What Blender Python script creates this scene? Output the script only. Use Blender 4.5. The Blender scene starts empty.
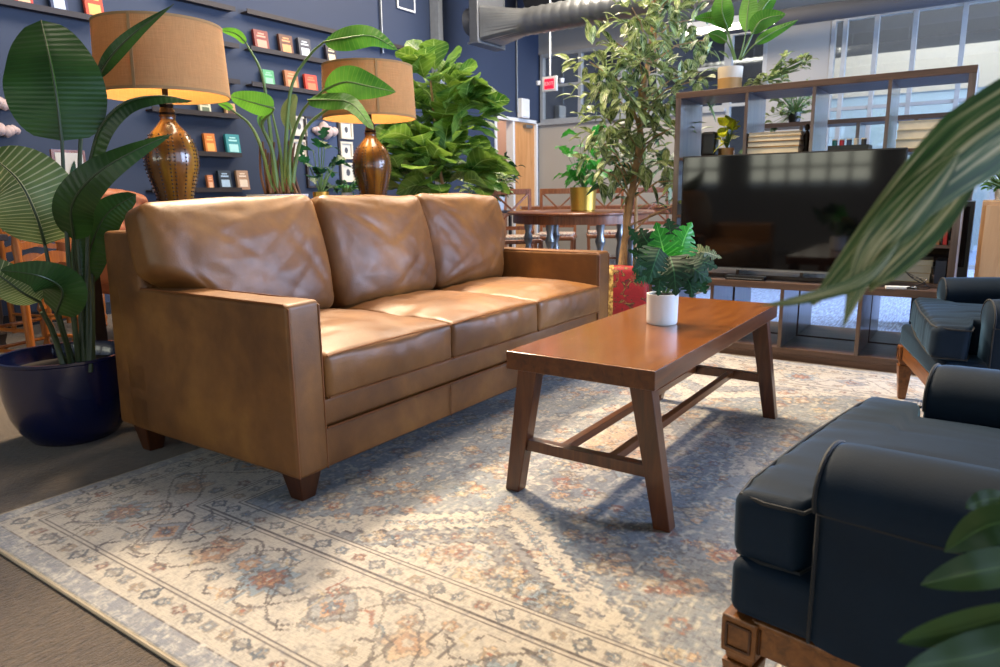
import bpy, bmesh, math, random
import numpy as np
from mathutils import Vector, Matrix, noise
random.seed(7)
PI = math.pi
V = Vector
SC = bpy.context.scene
COL = SC.collection

# ------------------------------------------------------------------ camera
FPX, PITCH, ROLL, YAW, CAMH = 699.79, .1977, -.0134, .604, .95
_h = V((math.cos(YAW), math.sin(YAW), 0))
CF = V((_h.x*math.cos(PITCH), _h.y*math.cos(PITCH), -math.sin(PITCH)))
_r = V((math.sin(YAW), -math.cos(YAW), 0)); _u = _r.cross(CF)
CR = _r*math.cos(ROLL)+_u*math.sin(ROLL); CU = -_r*math.sin(ROLL)+_u*math.cos(ROLL)
EYE = V((0, 0, CAMH))
cd = bpy.data.cameras.new('camera'); cam = bpy.data.objects.new('camera', cd); COL.objects.link(cam)
m = Matrix((( CR.x, CU.x, -CF.x, 0), (CR.y, CU.y, -CF.y, 0), (CR.z, CU.z, -CF.z, CAMH), (0, 0, 0, 1)))
cam.matrix_world = m
cd.sensor_width = 36; cd.lens = FPX*36/1000; cd.clip_start = .02
cd.dof.use_dof = True; cd.dof.focus_distance = 2.4; cd.dof.aperture_fstop = 6.5
SC.camera = cam

def at(px, py, x=None, y=None, z=None, d=None):
    r = CF+CR*((px-500)/FPX)+CU*((333.5-py)/FPX)
    if x is not None: t = x/r.x
    elif y is not None: t = y/r.y
    elif z is not None: t = (z-CAMH)/r.z
    else: t = d
    return EYE+r*t

# ------------------------------------------------------------------ materials
def lin(h):
    if not isinstance(h, str): return tuple(h)+(1,)
    h = h.lstrip('#'); c = [int(h[i:i+2], 16)/255 for i in (0, 2, 4)]
    return tuple(x/12.92 if x <= .04045 else ((x+.055)/1.055)**2.4 for x in c)+(1,)

class NT:
    def __init__(s, name):
        s.m = bpy.data.materials.new(name); s.m.use_nodes = True; s.t = s.m.node_tree
        s.n = s.t.nodes; s.b = s.n['Principled BSDF']; s.out = s.n['Material Output']
    def new(s, ty, **k):
        n = s.n.new(ty)
        for a, v in k.items():
            if a in n.inputs.keys() if hasattr(n.inputs, 'keys') else False: s.set(n.inputs[a], v)
            else: setattr(n, a, v)
        return n
    def set(s, sock, v):
        if hasattr(v, 'is_output') or hasattr(v, 'links'): s.t.links.new(v, sock)
        else: sock.default_value = v
    def coord(s, kind='Object', scale=(1, 1, 1), rot=(0, 0, 0)):
        c = s.n.new('ShaderNodeTexCoord'); mp = s.n.new('ShaderNodeMapping')
        s.t.links.new(c.outputs[kind], mp.inputs[0]); mp.inputs['Scale'].default_value = scale; mp.inputs['Rotation'].default_value = rot
        return mp.outputs[0]
    def noise(s, vec, scale, detail=3, rough=.5, dist=0):
        n = s.n.new('ShaderNodeTexNoise'); s.t.links.new(vec, n.inputs['Vector'])
        n.inputs['Scale'].default_value = scale; n.inputs['Detail'].default_value = detail
        n.inputs['Roughness'].default_value = rough; n.inputs['Distortion'].default_value = dist
        return n.outputs['Fac']
    def ramp(s, fac, stops):
        n = s.n.new('ShaderNodeValToRGB'); s.t.links.new(fac, n.inputs[0]); e = n.color_ramp.elements
        while len(e) < len(stops): e.new(.5)
        for el, (p, c) in zip(e, stops): el.position = p; el.color = lin(c)
        return n.outputs[0]
    def math(s, op, a, b=None, c=None):
        n = s.n.new('ShaderNodeMath'); n.operation = op
        s.set(n.inputs[0], a)
        if b is not None: s.set(n.inputs[1], b)
        if c is not None: s.set(n.inputs[2], c)
        return n.outputs[0]
    def mix(s, fac, a, b, mode='MIX'):
        n = s.n.new('ShaderNodeMix'); n.data_type = 'RGBA'; n.blend_type = mode
        s.set(n.inputs[0], fac); s.set(n.inputs[6], a); s.set(n.inputs[7], b)
        return n.outputs[2]
    def bump(s, h, strength=.3, dist=.01):
        n = s.n.new('ShaderNodeBump'); n.inputs['Strength'].default_value = strength; n.inputs['Distance'].default_value = dist
        s.t.links.new(h, n.inputs['Height']); s.t.links.new(n.outputs[0], s.b.inputs['Normal'])
    def P(s, **k):
        for a, v in k.items(): s.set(s.b.inputs[a.replace('_', ' ')], v)
        return s

def plain(name, col, rough=.5, metal=0, nz=.12, nscale=18, **k):
    t = NT(name); c = t.coord()
    f = t.noise(c, nscale, 3)
    base = lin(col); dark = tuple(x*(1-nz*1.6) for x in base[:3])+(1,)
    t.P(Base_Color=t.mix(f, dark, tuple(min(1, x*(1+nz)) for x in base[:3])+(1,)), Roughness=rough, Metallic=metal, **k)
    return t.m

def wood(name, c1, c2, c3, rough=.35, axis=0, sc=1., coat=0., bump=.1):
    t = NT(name); s = [9*sc, 9*sc, 9*sc]; s[axis] = .9*sc
    c = t.coord(scale=tuple(s))
    g = t.noise(c, 3., 6, .6, .6)
    s2 = [60*sc]*3; s2[axis] = 2*sc
    g2 = t.noise(t.coord(scale=tuple(s2)), 2., 4, .6)
    col = t.ramp(g, [(.25, c1), (.5, c2), (.75, c3)])
    col = t.mix(t.math('MULTIPLY', g2, .35), col, lin(c1))
    t.P(Base_Color=col, Roughness=rough, Coat_Weight=coat, Coat_Roughness=.12)
    t.bump(g2, bump, .002)
    return t.m

def leather(name):
    t = NT(name); c = t.coord()
    a = t.noise(c, 3.2, 4, .6, .3); b = t.noise(c, 11, 5, .65); f = t.noise(c, 170, 3, .6)
    col = t.ramp(a, [(.30, '#603c1c'), (.5, '#805428'), (.70, '#9d6c34')])
    col = t.mix(t.math('MULTIPLY', b, .62), col, lin('#53361d'))
    t.P(Base_Color=col, Roughness=t.math('MULTIPLY_ADD', b, .25, .32), Specular_IOR_Level=.5)
    h = t.math('ADD', t.math('MULTIPLY', b, .6), t.math('MULTIPLY', f, .22))
    t.bump(h, .35, .006)
    return t.m

def velvet(name):
    t = NT(name); c = t.coord(); a = t.noise(c, 9, 4, .6); f = t.noise(c, 350, 2)
    t.P(Base_Color=t.mix(a, lin('#071726'), lin('#0e2438')), Roughness=.75, Sheen_Weight=.5, Sheen_Roughness=.28, Sheen_Tint=lin('#6f9cc4'), Specular_IOR_Level=.25)
    t.bump(t.math('ADD', a, t.math('MULTIPLY', f, .15)), .25, .006)
    return t.m

def leafmat(name, c_dark, c_light, c_vein, nv=14, slant=.9, rough=.38, pale=0., trans=.3, stripe=0.35, ns=6):
    t = NT(name); uv = t.n.new('ShaderNodeUVMap').outputs[0]
    sp = t.n.new('ShaderNodeSeparateXYZ'); t.t.links.new(uv, sp.inputs[0])
    au = t.math('ABSOLUTE', t.math('SUBTRACT', sp.outputs[0], .5))
    ph = t.math('SUBTRACT', t.math('MULTIPLY', sp.outputs[1], nv), t.math('MULTIPLY', au, slant*4))
    fr = t.math('FRACT', ph)
    vein = t.math('LESS_THAN', t.math('ABSOLUTE', t.math('SUBTRACT', fr, .5)), .10)
    rib = t.math('LESS_THAN', au, .018)
    nz = t.noise(t.coord(), ns, 3)
    base = t.ramp(nz, [(.36, c_dark), (.64, c_light)])
    col = t.mix(t.math('MULTIPLY', vein, stripe), base, lin(c_vein))
    col = t.mix(rib, col, lin(c_vein))
    t.P(Base_Color=col, Roughness=rough, Specular_IOR_Level=.45)
    t.bump(t.math('SINE', t.math('MULTIPLY', ph, 2*PI)), .22, .002)
    tr = t.n.new('ShaderNodeBsdfTranslucent'); t.t.links.new(col, tr.inputs[0])
    mx = t.n.new('ShaderNodeMixShader'); mx.inputs[0].default_value = trans
    t.t.links.new(t.b.outputs[0], mx.inputs[1]); t.t.links.new(tr.outputs[0], mx.inputs[2]); t.t.links.new(mx.outputs[0], t.out.inputs[0])
    return t.m

def glassmat(name, tint='#dfeaf0', mixf=.8):
    t = NT(name); t.P(Base_Color=lin(tint), Roughness=.03)
    tr = t.n.new('ShaderNodeBsdfTransparent'); mx = t.n.new('ShaderNodeMixShader'); mx.inputs[0].default_value = mixf
    gl = t.n.new('ShaderNodeBsdfGlossy'); gl.inputs['Roughness'].default_value = .03; gl.inputs[0].default_value = lin(tint)
    t.t.links.new(gl.outputs[0], mx.inputs[1]); t.t.links.new(tr.outputs[0], mx.inputs[2]); t.t.links.new(mx.outputs[0], t.out.inputs[0])
    return t.m

def emis(name, col, s):
    t = NT(name); t.P(Base_Color=lin(col), Emission_Color=lin(col), Emission_Strength=s); return t.m

def carpet(name):
    t = NT(name); c = t.coord()
    a = t.noise(c, 2.2, 3); b = t.noise(t.coord(scale=(34, 95, 1), rot=(0, 0, .5)), 1., 3, .8)
    b = t.math('MULTIPLY_ADD', t.math('SUBTRACT', b, .5), 2.6, .45); f = t.noise(c, 260, 2, .7)
    col = t.mix(b, lin('#21180f'), lin('#806a4e')); col = t.mix(t.math('MULTIPLY', f, .6), col, lin('#4f4133'))
    col = t.mix(t.math('MULTIPLY', a, .3), col, lin('#564a42'))
    t.P(Base_Color=col, Roughness=.85, Sheen_Weight=.3, Sheen_Roughness=.5)
    t.bump(t.math('ADD', b, f), .8, .006)
    return t.m

def shade_mat(name):
    t = NT(name); c = t.coord(scale=(1, 1, 1))
    w = t.noise(t.coord(scale=(12, 12, 420)), 1, 2, .8); w2 = t.noise(t.coord(scale=(300, 300, 10)), 1, 2, .8)
    k = t.math('MULTIPLY', t.math('ADD', w, w2), .5)
    col = t.mix(k, lin('#84603a'), lin('#d6a66c'))
    t.P(Base_Color=col, Roughness=.9)
    t.bump(k, .4, .002)
    tr = t.n.new('ShaderNodeBsdfTranslucent'); t.t.links.new(t.mix(k, lin('#a06a2c'), lin('#e0b070')), tr.inputs[0])
    mx = t.n.new('ShaderNodeMixShader'); mx.inputs[0].default_value = .18
    t.t.links.new(t.b.outputs[0], mx.inputs[1]); t.t.links.new(tr.outputs[0], mx.inputs[2]); t.t.links.new(mx.outputs[0], t.out.inputs[0])
    return t.m

def ceramic_amber(name):
    t = NT(name); c = t.coord()
    a = t.noise(t.coord(scale=(5, 5, 1.2)), 2.5, 3)
    t.P(Base_Color=t.ramp(a, [(.3, '#3a220f'), (.5, '#6e4517'), (.72, '#a07424')]), Roughness=.22, Coat_Weight=.6, Coat_Roughness=.08)
    t.bump(t.noise(c, 40, 2), .08, .002)
    return t.m

def rug_mat(name):
    t = NT(name); a = t.n.new('ShaderNodeVertexColor'); a.layer_name = 'dye'
    c = t.coord(scale=(40, 700, 1)); w = t.noise(c, 1, 2, .7); w2 = t.noise(t.coord(scale=(600, 30, 1)), 1, 2, .7)
    f = t.noise(t.coord(), 420, 2)
    k = t.math('MULTIPLY', t.math('ADD', w, w2), .5)
    col = t.mix(t.math('MULTIPLY', t.math('SUBTRACT', .60, k), 1.9), a.outputs[0], lin('#3a3a40'))
    t.P(Base_Color=col, Roughness=.95, Sheen_Weight=.15)
    t.bump(t.math('ADD', k, f), .5, .003)
    return t.m

def two_tone(name, a, b, scale=8, rough=.5, axis=None):
    t = NT(name); c = t.coord()
    f = t.noise(c, scale, 1, .4)
    t.P(Base_Color=t.ramp(f, [(.42, a), (.5, b), (.58, a)]), Roughness=rough); return t.m

M = {}
M['leather'] = leather('brown_leather')
M['piping'] = plain('leather_piping', '#7a4a26', .4)
M['darkwood'] = wood('dark_foot_wood', '#2a1408', '#46230e', '#5a3016', .35, 2)
M['tabletop'] = wood('honey_table_wood', '#6a3a17', '#7e4a1e', '#8c5524', .2, 0, 1.4, .4, .05)
M['tableedge'] = wood('dark_table_edge', '#3a1c0b', '#5e3110', '#71421b', .3, 0, 1.4, .2)
M['tableleg'] = wood('table_leg_wood', '#331808', '#53290e', '#683a17', .3, 2, 1.4, .2)
M['walnut'] = wood('walnut_shelf_wood', '#38281f', '#574033', '#6b5142', .42, 1, 1.2, .1)
M['walnutz'] = wood('walnut_post_wood', '#38281f', '#5a463a', '#6f5a4c', .28, 2, 1.2, .6)
M['chairwood'] = wood('carved_chair_wood', '#4a2a12', '#7d4c22', '#935f30', .35, 0, 2)
M['orangewood'] = wood('orange_pine_wood', '#7a4015', '#a35f24', '#bb7836', .3, 2, 2, .2)
M['cherry'] = wood('cherry_chair_wood', '#5c3018', '#8a5030', '#a06840', .3, 2, 2, .3)
M['doorwood'] = wood('oak_door_wood', '#b37a45', '#c98e55', '#d6a069', .45, 2, .6)
M['tan'] = wood('tan_cabinet_wood', '#b08458', '#c79a6c', '#d3aa7d', .5, 2, .8)
M['velvet'] = velvet('navy_velvet')
M['velvetpipe'] = plain('navy_velvet_piping', '#060f19', .7, Sheen_Weight=.1)
M['carpet'] = carpet('brown_loop_carpet')
M['rug'] = rug_mat('faded_rug')
M['binding'] = plain('rug_binding', '#a89d8a', .9)
M['bluewall'] = plain('blue_wall_paint', '#29354c', .6, nz=.04, nscale=3)
M['pinkwall'] = plain('pink_corridor_paint', '#cfae9c', .7, nz=.03)
M['greywall'] = plain('grey_wall_paint', '#a09c94', .7, nz=.03, nscale=3)
M['darkgrey'] = plain('dark_grey_paint', '#4b4a4c', .7, nz=.05, nscale=3)
M['ceil'] = plain('black_ceiling', '#1b1c1f', .9)
M['white'] = plain('white_paint', '#d8d8d6', .5, nz=.04)
M['offwhite'] = plain('pale_office_paint', '#b8cdd6', .6, nz=.04)
M['potwhite'] = plain('matte_white_pot', '#dfe2e4', .55, nz=.03)
M['potcream'] = plain('cream_pot', '#d9cdb8', .5, nz=.06)
M['navypot'] = plain('navy_glazed_pot', '#081236', .22, nz=.1, Coat_Weight=.4)
M['gold'] = plain('brushed_gold', '#d8b050', .32, .75, nz=.1)
M['soil'] = plain('dark_soil', '#1d130c', .95, nz=.4, nscale=60)
M['bark'] = plain('tan_bark', '#a8865c', .8, nz=.35, nscale=25)
M['blackp'] = plain('black_plastic', '#0d0d0f', .35)
M['screen'] = plain('tv_glass', '#050506', .06, nz=.0, Specular_IOR_Level=.42)
M['steel'] = plain('galvanised_steel', '#8f9294', .35, .8, nz=.15, nscale=8)
M['duct'] = plain('grey_duct_metal', '#75777a', .4, .6, nz=.1)
M['frame'] = plain('aluminium_frame', '#a9adb0', .4, .4)
M['ledge'] = plain('dark_ledge_wood', '#2d2320', .5)
M['glass'] = glassmat('partition_glass')
M['shade'] = shade_mat('linen_lampshade')
M['amber'] = ceramic_amber('amber_glazed_ceramic')
M['stud'] = plain('dark_rivet', '#2b1608', .4, .3)
M['bronze'] = plain('aged_bronze', '#1c1712', .35, .8)
M['bulb'] = emis('lit_bulb', '#ffd58a', 12)
M['tube'] = emis('lit_ceiling_tube', '#fff6e6', 6)
M['exitred'] = emis('lit_exit_red', '#ff1230', 1.6)
M['terracotta'] = plain('terracotta_leather', '#a8623c', .5)
M['cream'] = plain('cream_card', '#d8c69c', .7)
M['paper'] = plain('page_paper', '#d9cfb4', .8)
M['stemgreen'] = plain('green_stem', '#5f7d45', .5)
M['stemdark'] = plain('dark_green_stalk', '#2f3d22', .5)
M['stembrown'] = plain('brown_stem', '#5a3a22', .6)
M['leaf_bop'] = leafmat('deep_green_paddle_leaf', '#1a3413', '#26461b', '#44672f', 24, .12, trans=.15, stripe=.12)
M['leaf_pale'] = leafmat('pale_striped_leaf', '#4a5f34', '#6f8350', '#c3c498', 24, .35, stripe=.6)
M['leaf_lime'] = leafmat('bright_green_leaf', '#356b1e', '#5a9430', '#8fb858', 18, .3, trans=.35, stripe=.15)
M['leaf_monst'] = leafmat('monstera_leaf', '#1c7424', '#3a9c38', '#6cc85c', 8, .8)
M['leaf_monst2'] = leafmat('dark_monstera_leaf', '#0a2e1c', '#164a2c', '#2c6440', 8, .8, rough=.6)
M['leaf_ficus'] = leafmat('variegated_ficus_leaf', '#24431a', '#9fb36c', '#e8ecc8', 3, .6, stripe=.3, ns=22)
M['leaf_fiddle'] = leafmat('fiddle_fig_leaf', '#3a6a22', '#8db043', '#bcd67c', 7, .7, stripe=.3)
M['leaf_dark'] = leafmat('dark_foliage', '#0c2a14', '#1c4724', '#3c6a40', 6, .6)
M['leaf_yellow'] = leafmat('yellow_leaf', '#c4d01c', '#eef23a', '#f4f680', 6, .6)
M['leaf_plain'] = leafmat('plain_olive_leaf', '#22381a', '#35502a', '#4a6638', 3, 0, trans=.2, stripe=0)
M['leaf_fore'] = leafmat('variegated_long_leaf', '#254d1c', '#3a6428', '#a9ad78', 3, 0, stripe=.1)

# ------------------------------------------------------------------ mesh builder
class MB:
    def __init__(s): s.v = []; s.f = []; s.uv = []; s.mi = []; s.cur = 0; s.has_uv = False
    def add(s, vs, fs, uvs=None):
        o = len(s.v); s.v += [tuple(v) for v in vs]
        for i, f in enumerate(fs):
            s.f.append([a+o for a in f]); s.mi.append(s.cur)
            if uvs: s.uv.append([uvs[a] for a in f]); s.has_uv = True
            else: s.uv.append([(0, 0)]*len(f))
        return s
    def hexa(s, p):   # p: 8 points, bottom 4 ccw then top 4
        return s.add(p, [(3, 2, 1, 0), (4, 5, 6, 7), (0, 1, 5, 4), (1, 2, 6, 5), (2, 3, 7, 6), (3, 0, 4, 7)])
    def box(s, x0, x1, y0, y1, z0, z1):
        return s.hexa([(x0, y0, z0), (x1, y0, z0), (x1, y1, z0), (x0, y1, z0), (x0, y0, z1), (x1, y0, z1), (x1, y1, z1), (x0, y1, z1)])
    def taper(s, c0, s0, c1, s1):  # rectangular frustum, centres c0 (bottom) c1 (top), sizes (x,y)
        p = []
        for c, q in ((c0, s0), (c1, s1)):
            for a, b in ((-1, -1), (1, -1), (1, 1), (-1, 1)): p.append((c[0]+a*q[0]/2, c[1]+b*q[1]/2, c[2]))
        return s.hexa(p)
    def beam(s, p0, p1, w, h, up=(0, 0, 1)):
        p0, p1 = V(p0), V(p1); d = (p1-p0).normalized(); up = V(up); sd = d.cross(up).normalized(); u = sd.cross(d)
        p = []
        for q in (p0, p1):
            for a, b in ((-1, -1), (1, -1), (1, 1), (-1, 1)): p.append(q+sd*a*w/2+u*b*h/2)
        return s.hexa([p[0], p[1], p[2], p[3], p[4], p[5], p[6], p[7]])
    def tube(s, pts, r, n=8, cap=True):
        pts = [V(p) for p in pts]; k = len(pts); rs = r if isinstance(r, (list, tuple)) else [r]*k
        vs = []; fs = []; u = None
        for i, p in enumerate(pts):
            t = (pts[min(i+1, k-1)]-pts[max(i-1, 0)]).normalized()
            if u is None:
                u = t.orthogonal().normalized()
            u = (u-t*u.dot(t)).normalized(); w = t.cross(u)
            for j in range(n):
                a = 2*PI*j/n; vs.append(p+(u*math.cos(a)+w*math.sin(a))*rs[i])
        for i in range(k-1):
            for j in range(n): a = i*n+j; b = i*n+(j+1) % n; fs.append((a, b, b+n, a+n))
        if cap: fs.append(tuple(range(n-1, -1, -1))); fs.append(tuple((k-1)*n+j for j in range(n)))
        return s.add(vs, fs)
    def lathe(s, prof, c=(0, 0, 0), n=32, closed=False, sx=1, sy=1):
        vs = []; fs = []; k = len(prof)
        for r, z in prof:
            for j in range(n):
                a = 2*PI*j/n; vs.append((c[0]+r*math.cos(a)*sx, c[1]+r*math.sin(a)*sy, c[2]+z))
        for i in range(k-1):
            for j in range(n): a = i*n+j; b = i*n+(j+1) % n; fs.append((a, b, b+n, a+n))
        if not closed:
            if prof[0][0] > 1e-5: fs.append(tuple(range(n-1, -1, -1)))
            if prof[-1][0] > 1e-5: fs.append(tuple((k-1)*n+j for j in range(n)))
        else:
            for j in range(n): a = (k-1)*n+j; b = (k-1)*n+(j+1) % n; fs.append((a, b, (j+1) % n, j))
        return s.add(vs, fs)
    def rbox(s, c, h, r, seg=(8, 8, 4), fn=None, mat=None):
        hx = V(h); r = min(r, min(h)*.98); ax = []
        for i in range(3):
            inner = h[i]-r; q = [-h[i]+r*k/4 for k in range(4)]
            q += [-inner+2*inner*k/seg[i] for k in range(seg[i]+1)]
            q += [h[i]-r*k/4 for k in range(3, -1, -1)]; ax.append(q)
        n = [len(a)-1 for a in ax]; idx = {}; vs = []; fs = []
        def vid(i, j, k):
            key = (i, j, k)
            if key not in idx:
                p = V((ax[0][i], ax[1][j], ax[2][k]))
                q = V([max(-(h[e]-r), min(h[e]-r, p[e])) for e in range(3)]); dd = p-q
                if dd.length > 1e-9: p = q+dd.normalized()*r
                if fn: p = fn(p)
                if mat is not None: p = mat @ p
                idx[key] = len(vs); vs.append(p+V(c))
            return idx[key]
        for i in range(n[0]):
            for j in range(n[1]):
                fs.append((vid(i, j, 0), vid(i, j+1, 0), vid(i+1, j+1, 0), vid(i+1, j, 0)))
                fs.append((vid(i, j, n[2]), vid(i+1, j, n[2]), vid(i+1, j+1, n[2]), vid(i, j+1, n[2])))
        for i in range(n[0]):
            for k in range(n[2]):
                fs.append((vid(i, 0, k), vid(i+1, 0, k), vid(i+1, 0, k+1), vid(i, 0, k+1)))
                fs.append((vid(i, n[1], k), vid(i, n[1], k+1), vid(i+1, n[1], k+1), vid(i+1, n[1], k)))
        for j in range(n[1]):
            for k in range(n[2]):
                fs.append((vid(0, j, k), vid(0, j, k+1), vid(0, j+1, k+1), vid(0, j+1, k)))
                fs.append((vid(n[0], j, k), vid(n[0], j+1, k), vid(n[0], j+1, k+1), vid(n[0], j, k+1)))
        return s.add(vs, fs)
    def extrude(s, prof, ys, scale=None, fmap=None):  # prof (a,z) polygon ccw; slices along b
        k = len(prof); vs = []; fs = []
        ca = sum(p[0] for p in prof)/k; cz = sum(p[1] for p in prof)/k
        for i, b in enumerate(ys):
            sc = scale[i] if scale else 1
            for a, z in prof:
                q = (ca+(a-ca)*sc, b, cz+(z-cz)*sc); vs.append(fmap(q) if fmap else q)
        for i in range(len(ys)-1):
            for j in range(k): a = i*k+j; b = i*k+(j+1) % k; fs.append((a, a+k, b+k, b))
        fs.append(tuple(range(k))); fs.append(tuple((len(ys)-1)*k+j for j in range(k-1, -1, -1)))
        return s.add(vs, fs)
    def blade(s, pts, side, hw, prof, fold=.15, nu=12, ns=3, notch=0, wave=0, thick=0):
        """leaf blade: centreline pts, side vectors, half width hw, profile function"""
        pts = [V(p) for p in pts]; path = catmull(pts, nu); vs = []; fs = []; uvs = []
        n = len(path)-1
        for i, p in enumerate(path):
            t = i/n; T = (path[min(i+1, n)]-path[max(i-1, 0)]).normalized()
            S = side(t, p, T); S = (S-T*S.dot(T)).normalized(); N = S.cross(T)
            w = hw*prof(t)
            for j in range(-ns, ns+1):
                u = j/ns; ww = w
                if notch and abs(u) > .5:
                    ww = w*(1-notch*max(0, math.sin(t*PI*2*6+.6*(1 if u > 0 else 0)))**2*(abs(u)-.4)*1.6)
                vs.append(p+S*(u*ww)+N*(fold*abs(u)*ww+wave*w*math.sin(t*19+(2 if u > 0 else 0))*u*u))
                uvs.append((u*.5+.5, t))
        m = 2*ns+1
        for i in range(n):
            for j in range(m-1): a = i*m+j; fs.append((a, a+1, a+m+1, a+m))
        return s.add(vs, fs, uvs)
    def build(s, name, mat, parent=None, smooth=False, bevel=0, sharp=35, sub=0, solid=0):
        me = bpy.data.meshes.new(name); me.from_pydata(s.v, [], s.f)
        mats = mat if isinstance(mat, (list, tuple)) else [mat]
        for q in mats: me.materials.append(M[q] if isinstance(q, str) else q)
        if len(mats) > 1: me.polygons.foreach_set('material_index', s.mi)
        if s.has_uv:
            ul = me.uv_layers.new(name='UVMap'); flat = [c for f in s.uv for q in f for c in q]; ul.data.foreach_set('uv', flat)
        me.validate()
        if smooth:
            me.polygons.foreach_set('use_smooth', [True]*len(me.polygons)); me.set_sharp_from_angle(angle=math.radians(sharp))
        o = bpy.data.objects.new(name, me); COL.objects.link(o)
        if parent is not None: o.parent = parent
        if solid:
            q = o.modifiers.new('Solidify', 'SOLIDIFY'); q.thickness = solid; q.offset = 0
        if bevel:
            b = o.modifiers.new('Bevel', 'BEVEL'); b.width = bevel; b.segments = 2; b.limit_method = 'ANGLE'
        if sub:
            b = o.modifiers.new('Sub', 'SUBSURF'); b.levels = sub; b.render_levels = sub
        return o

def catmull(p, n):
    if len(p) == 2: return [p[0].lerp(p[1], i/n) for i in range(n+1)]
    q = [p[0]*2-p[1]]+p+[p[-1]*2-p[-2]]; out = []; segs = len(p)-1
    for i in range(n+1):
        t = i/n*segs; k = min(int(t), segs-1); u = t-k; a, b, c, d = q[k:k+4]
        out.append(.5*((2*b)+(c-a)*u+(2*a-5*b+4*c-d)*u*u+(3*b-a-3*c+d)*u*u*u))
    return out

def tag(o, label, cat, group=None, kind=None):
    o['label'] = label; o['category'] = cat
    if group: o['group'] = group
    if kind: o['kind'] = kind
    return o
def thing(name, label, cat, loc=(0, 0, 0), rz=0, group=None):
    o = bpy.data.objects.new(name, None); COL.objects.link(o); o.empty_display_size = .1
    o.location = loc; o.rotation_euler = (0, 0, rz); return tag(o, label, cat, group)
def struct(o): o['kind'] = 'structure'; return o
def copy_tree(o, parent=None):
    c = o.copy(); COL.objects.link(c)
    if parent is not None: c.parent = parent
    for ch in list(o.children): copy_tree(ch, c)
    return c

P_OVAL = lambda t: max(0, math.sin(PI*min(1, t**.85)))**.75
P_PADDLE = lambda t: max(0, math.sin(PI*t**.8))**.5
P_LANCE = lambda t: max(0, math.sin(PI*t**.7))**1.0
P_FIDDLE = lambda t: max(0, math.sin(PI*t**1.25))**.7*(.75+.35*t)
P_HEART = lambda t: max(0, math.sin(PI*t**.55))**.8
P_TIP = lambda t: (min(1, t*5))**.6*(1-t)**.7*1.25 if t < 1 else 0

def face_cam(tilt):
    def f(t, p, T):
        v = (p-EYE).normalized(); S = T.cross(v).normalized(); N = S.cross(T)
        return S*math.cos(tilt)+N*math.sin(tilt)
    return f
def wp(q, root): return at(q[0], q[1], d=q[2])-root
def pxleaf(mb, pts, wpx, root, prof=P_PADDLE, tilt=.3, **k):
    ps = [wp(q, root) for q in pts]; d = pts[len(pts)//2][2]
    def side(t, p, T): return face_cam(tilt)(t, p+root, T)
    return mb.blade(ps, side, wpx/2*d/FPX, prof, **k)

# ------------------------------------------------------------------ room
CEIL = 4.6
X0, X1, Y0, Y1 = -3.2, 9.85, -3.6, 6.0
struct(MB().box(X0-.2, X1+3.2, Y0-.2, Y1+2.2, -.12, 0).build('floor', 'carpet'))
t_ = NT('ribbed_carpet_blue_daylight'); rb_ = t_.noise(t_.coord(scale=(8, 90, 1), rot=(0, 0, .3)), 1, 2, .7)
t_.P(Base_Color=t_.ramp(rb_, [(.40, '#1c4788'), (.5, '#3f6fb6'), (.6, '#79a2dc')]), Roughness=.8, Sheen_Weight=.4); t_.bump(rb_, .5, .005); M['daylitcarpet'] = t_.m
struct(MB().box(5.02, X1+3.0, Y0, 2.15, 0, .004).build('floor_daylight_tint', 'daylitcarpet'))  # added slab: blue window light on the brown carpet, put into its colour
struct(MB().box(X0-.2, X1+3.2, Y0-.2, Y1+2.2, CEIL, CEIL+.1).build('ceiling', 'ceil'))
# blue wall along y=6 with the door opening next to the far corner
DX0, DX1, DH = 8.62, 9.80, 2.06
w = MB(); w.box(X0, DX0, Y1, Y1+.12, 0, CEIL); w.box(DX0, DX1, Y1, Y1+.12, DH, CEIL); w.box(DX1, X1+.1, Y1, Y1+.12, 0, CEIL)
struct(w.build('wall_back', 'bluewall'))
struct(MB().box(DX0-.5, DX1+.4, Y1+1.6, Y1+1.7, 0, 3).build('wall_corridor', 'pinkwall'))
w = MB(); w.box(DX0, DX0+.05, Y1-.02, Y1+.13, 0, DH); w.box(DX1-.05, DX1, Y1-.02, Y1+.13, 0, DH); w.box(DX0, DX1, Y1-.02, Y1+.13, DH-.05, DH)
w.box(9.10, 9.15, Y1-.01, Y1+.12, 0, DH-.05)
struct(w.build('trim_1', 'white', bevel=.004))
dr = MB().box(9.15, DX1-.05, Y1+.02, Y1+.07, 0, DH-.05).build('door_1', 'doorwood'); struct(dr)
MB().tube([(9.24, Y1-.0, 1.0), (9.24, Y1-.05, 1.0), (9.36, Y1-.05, 1.0)], .011).build('door_handle', 'steel', dr, True)
MB().box(9.42, 9.62, Y1-.04, Y1+.02, DH-.13, DH-.08).build('door_closer', 'steel', dr)
# far wall x=9.85
GL = 2.03
w = MB()
w.box(X1, X1+.12, 3.05, Y1, 0, GL); w.box(X1, X1+.12, 1.80, Y1, 3.05, CEIL)
w.box(X1, X1+.12, 1.80, 2.55, 0, 3.05)
w.box(X1, X1+.12, Y0, 1.80, 3.0, CEIL)
struct(w.build('wall_far', 'greywall'))
struct(MB().box(X1-.05, X1+.01, 3.05, 5.98, GL-.04, GL).build('trim_2', 'frame'))
def glazing(name, x, y0, y1, z0, z1, ys, zs, t=.05):
    w = MB(); w.box(x, x+.08, y0, y1, z0, z0+t); w.box(x, x+.08, y0, y1, z1-t, z1)
    for y in [y0, y1-t]+ys: w.box(x-.005, x+.085, y, y+t, z0, z1)
    for z in zs: w.box(x+.005, x+.075, y0, y1, z, z+t*.8)
    o = struct(w.build(name, 'frame'))
    MB().box(x+.03, x+.04, y0, y1, z0, z1).build('pane', 'glass', o)
    return o
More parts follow.
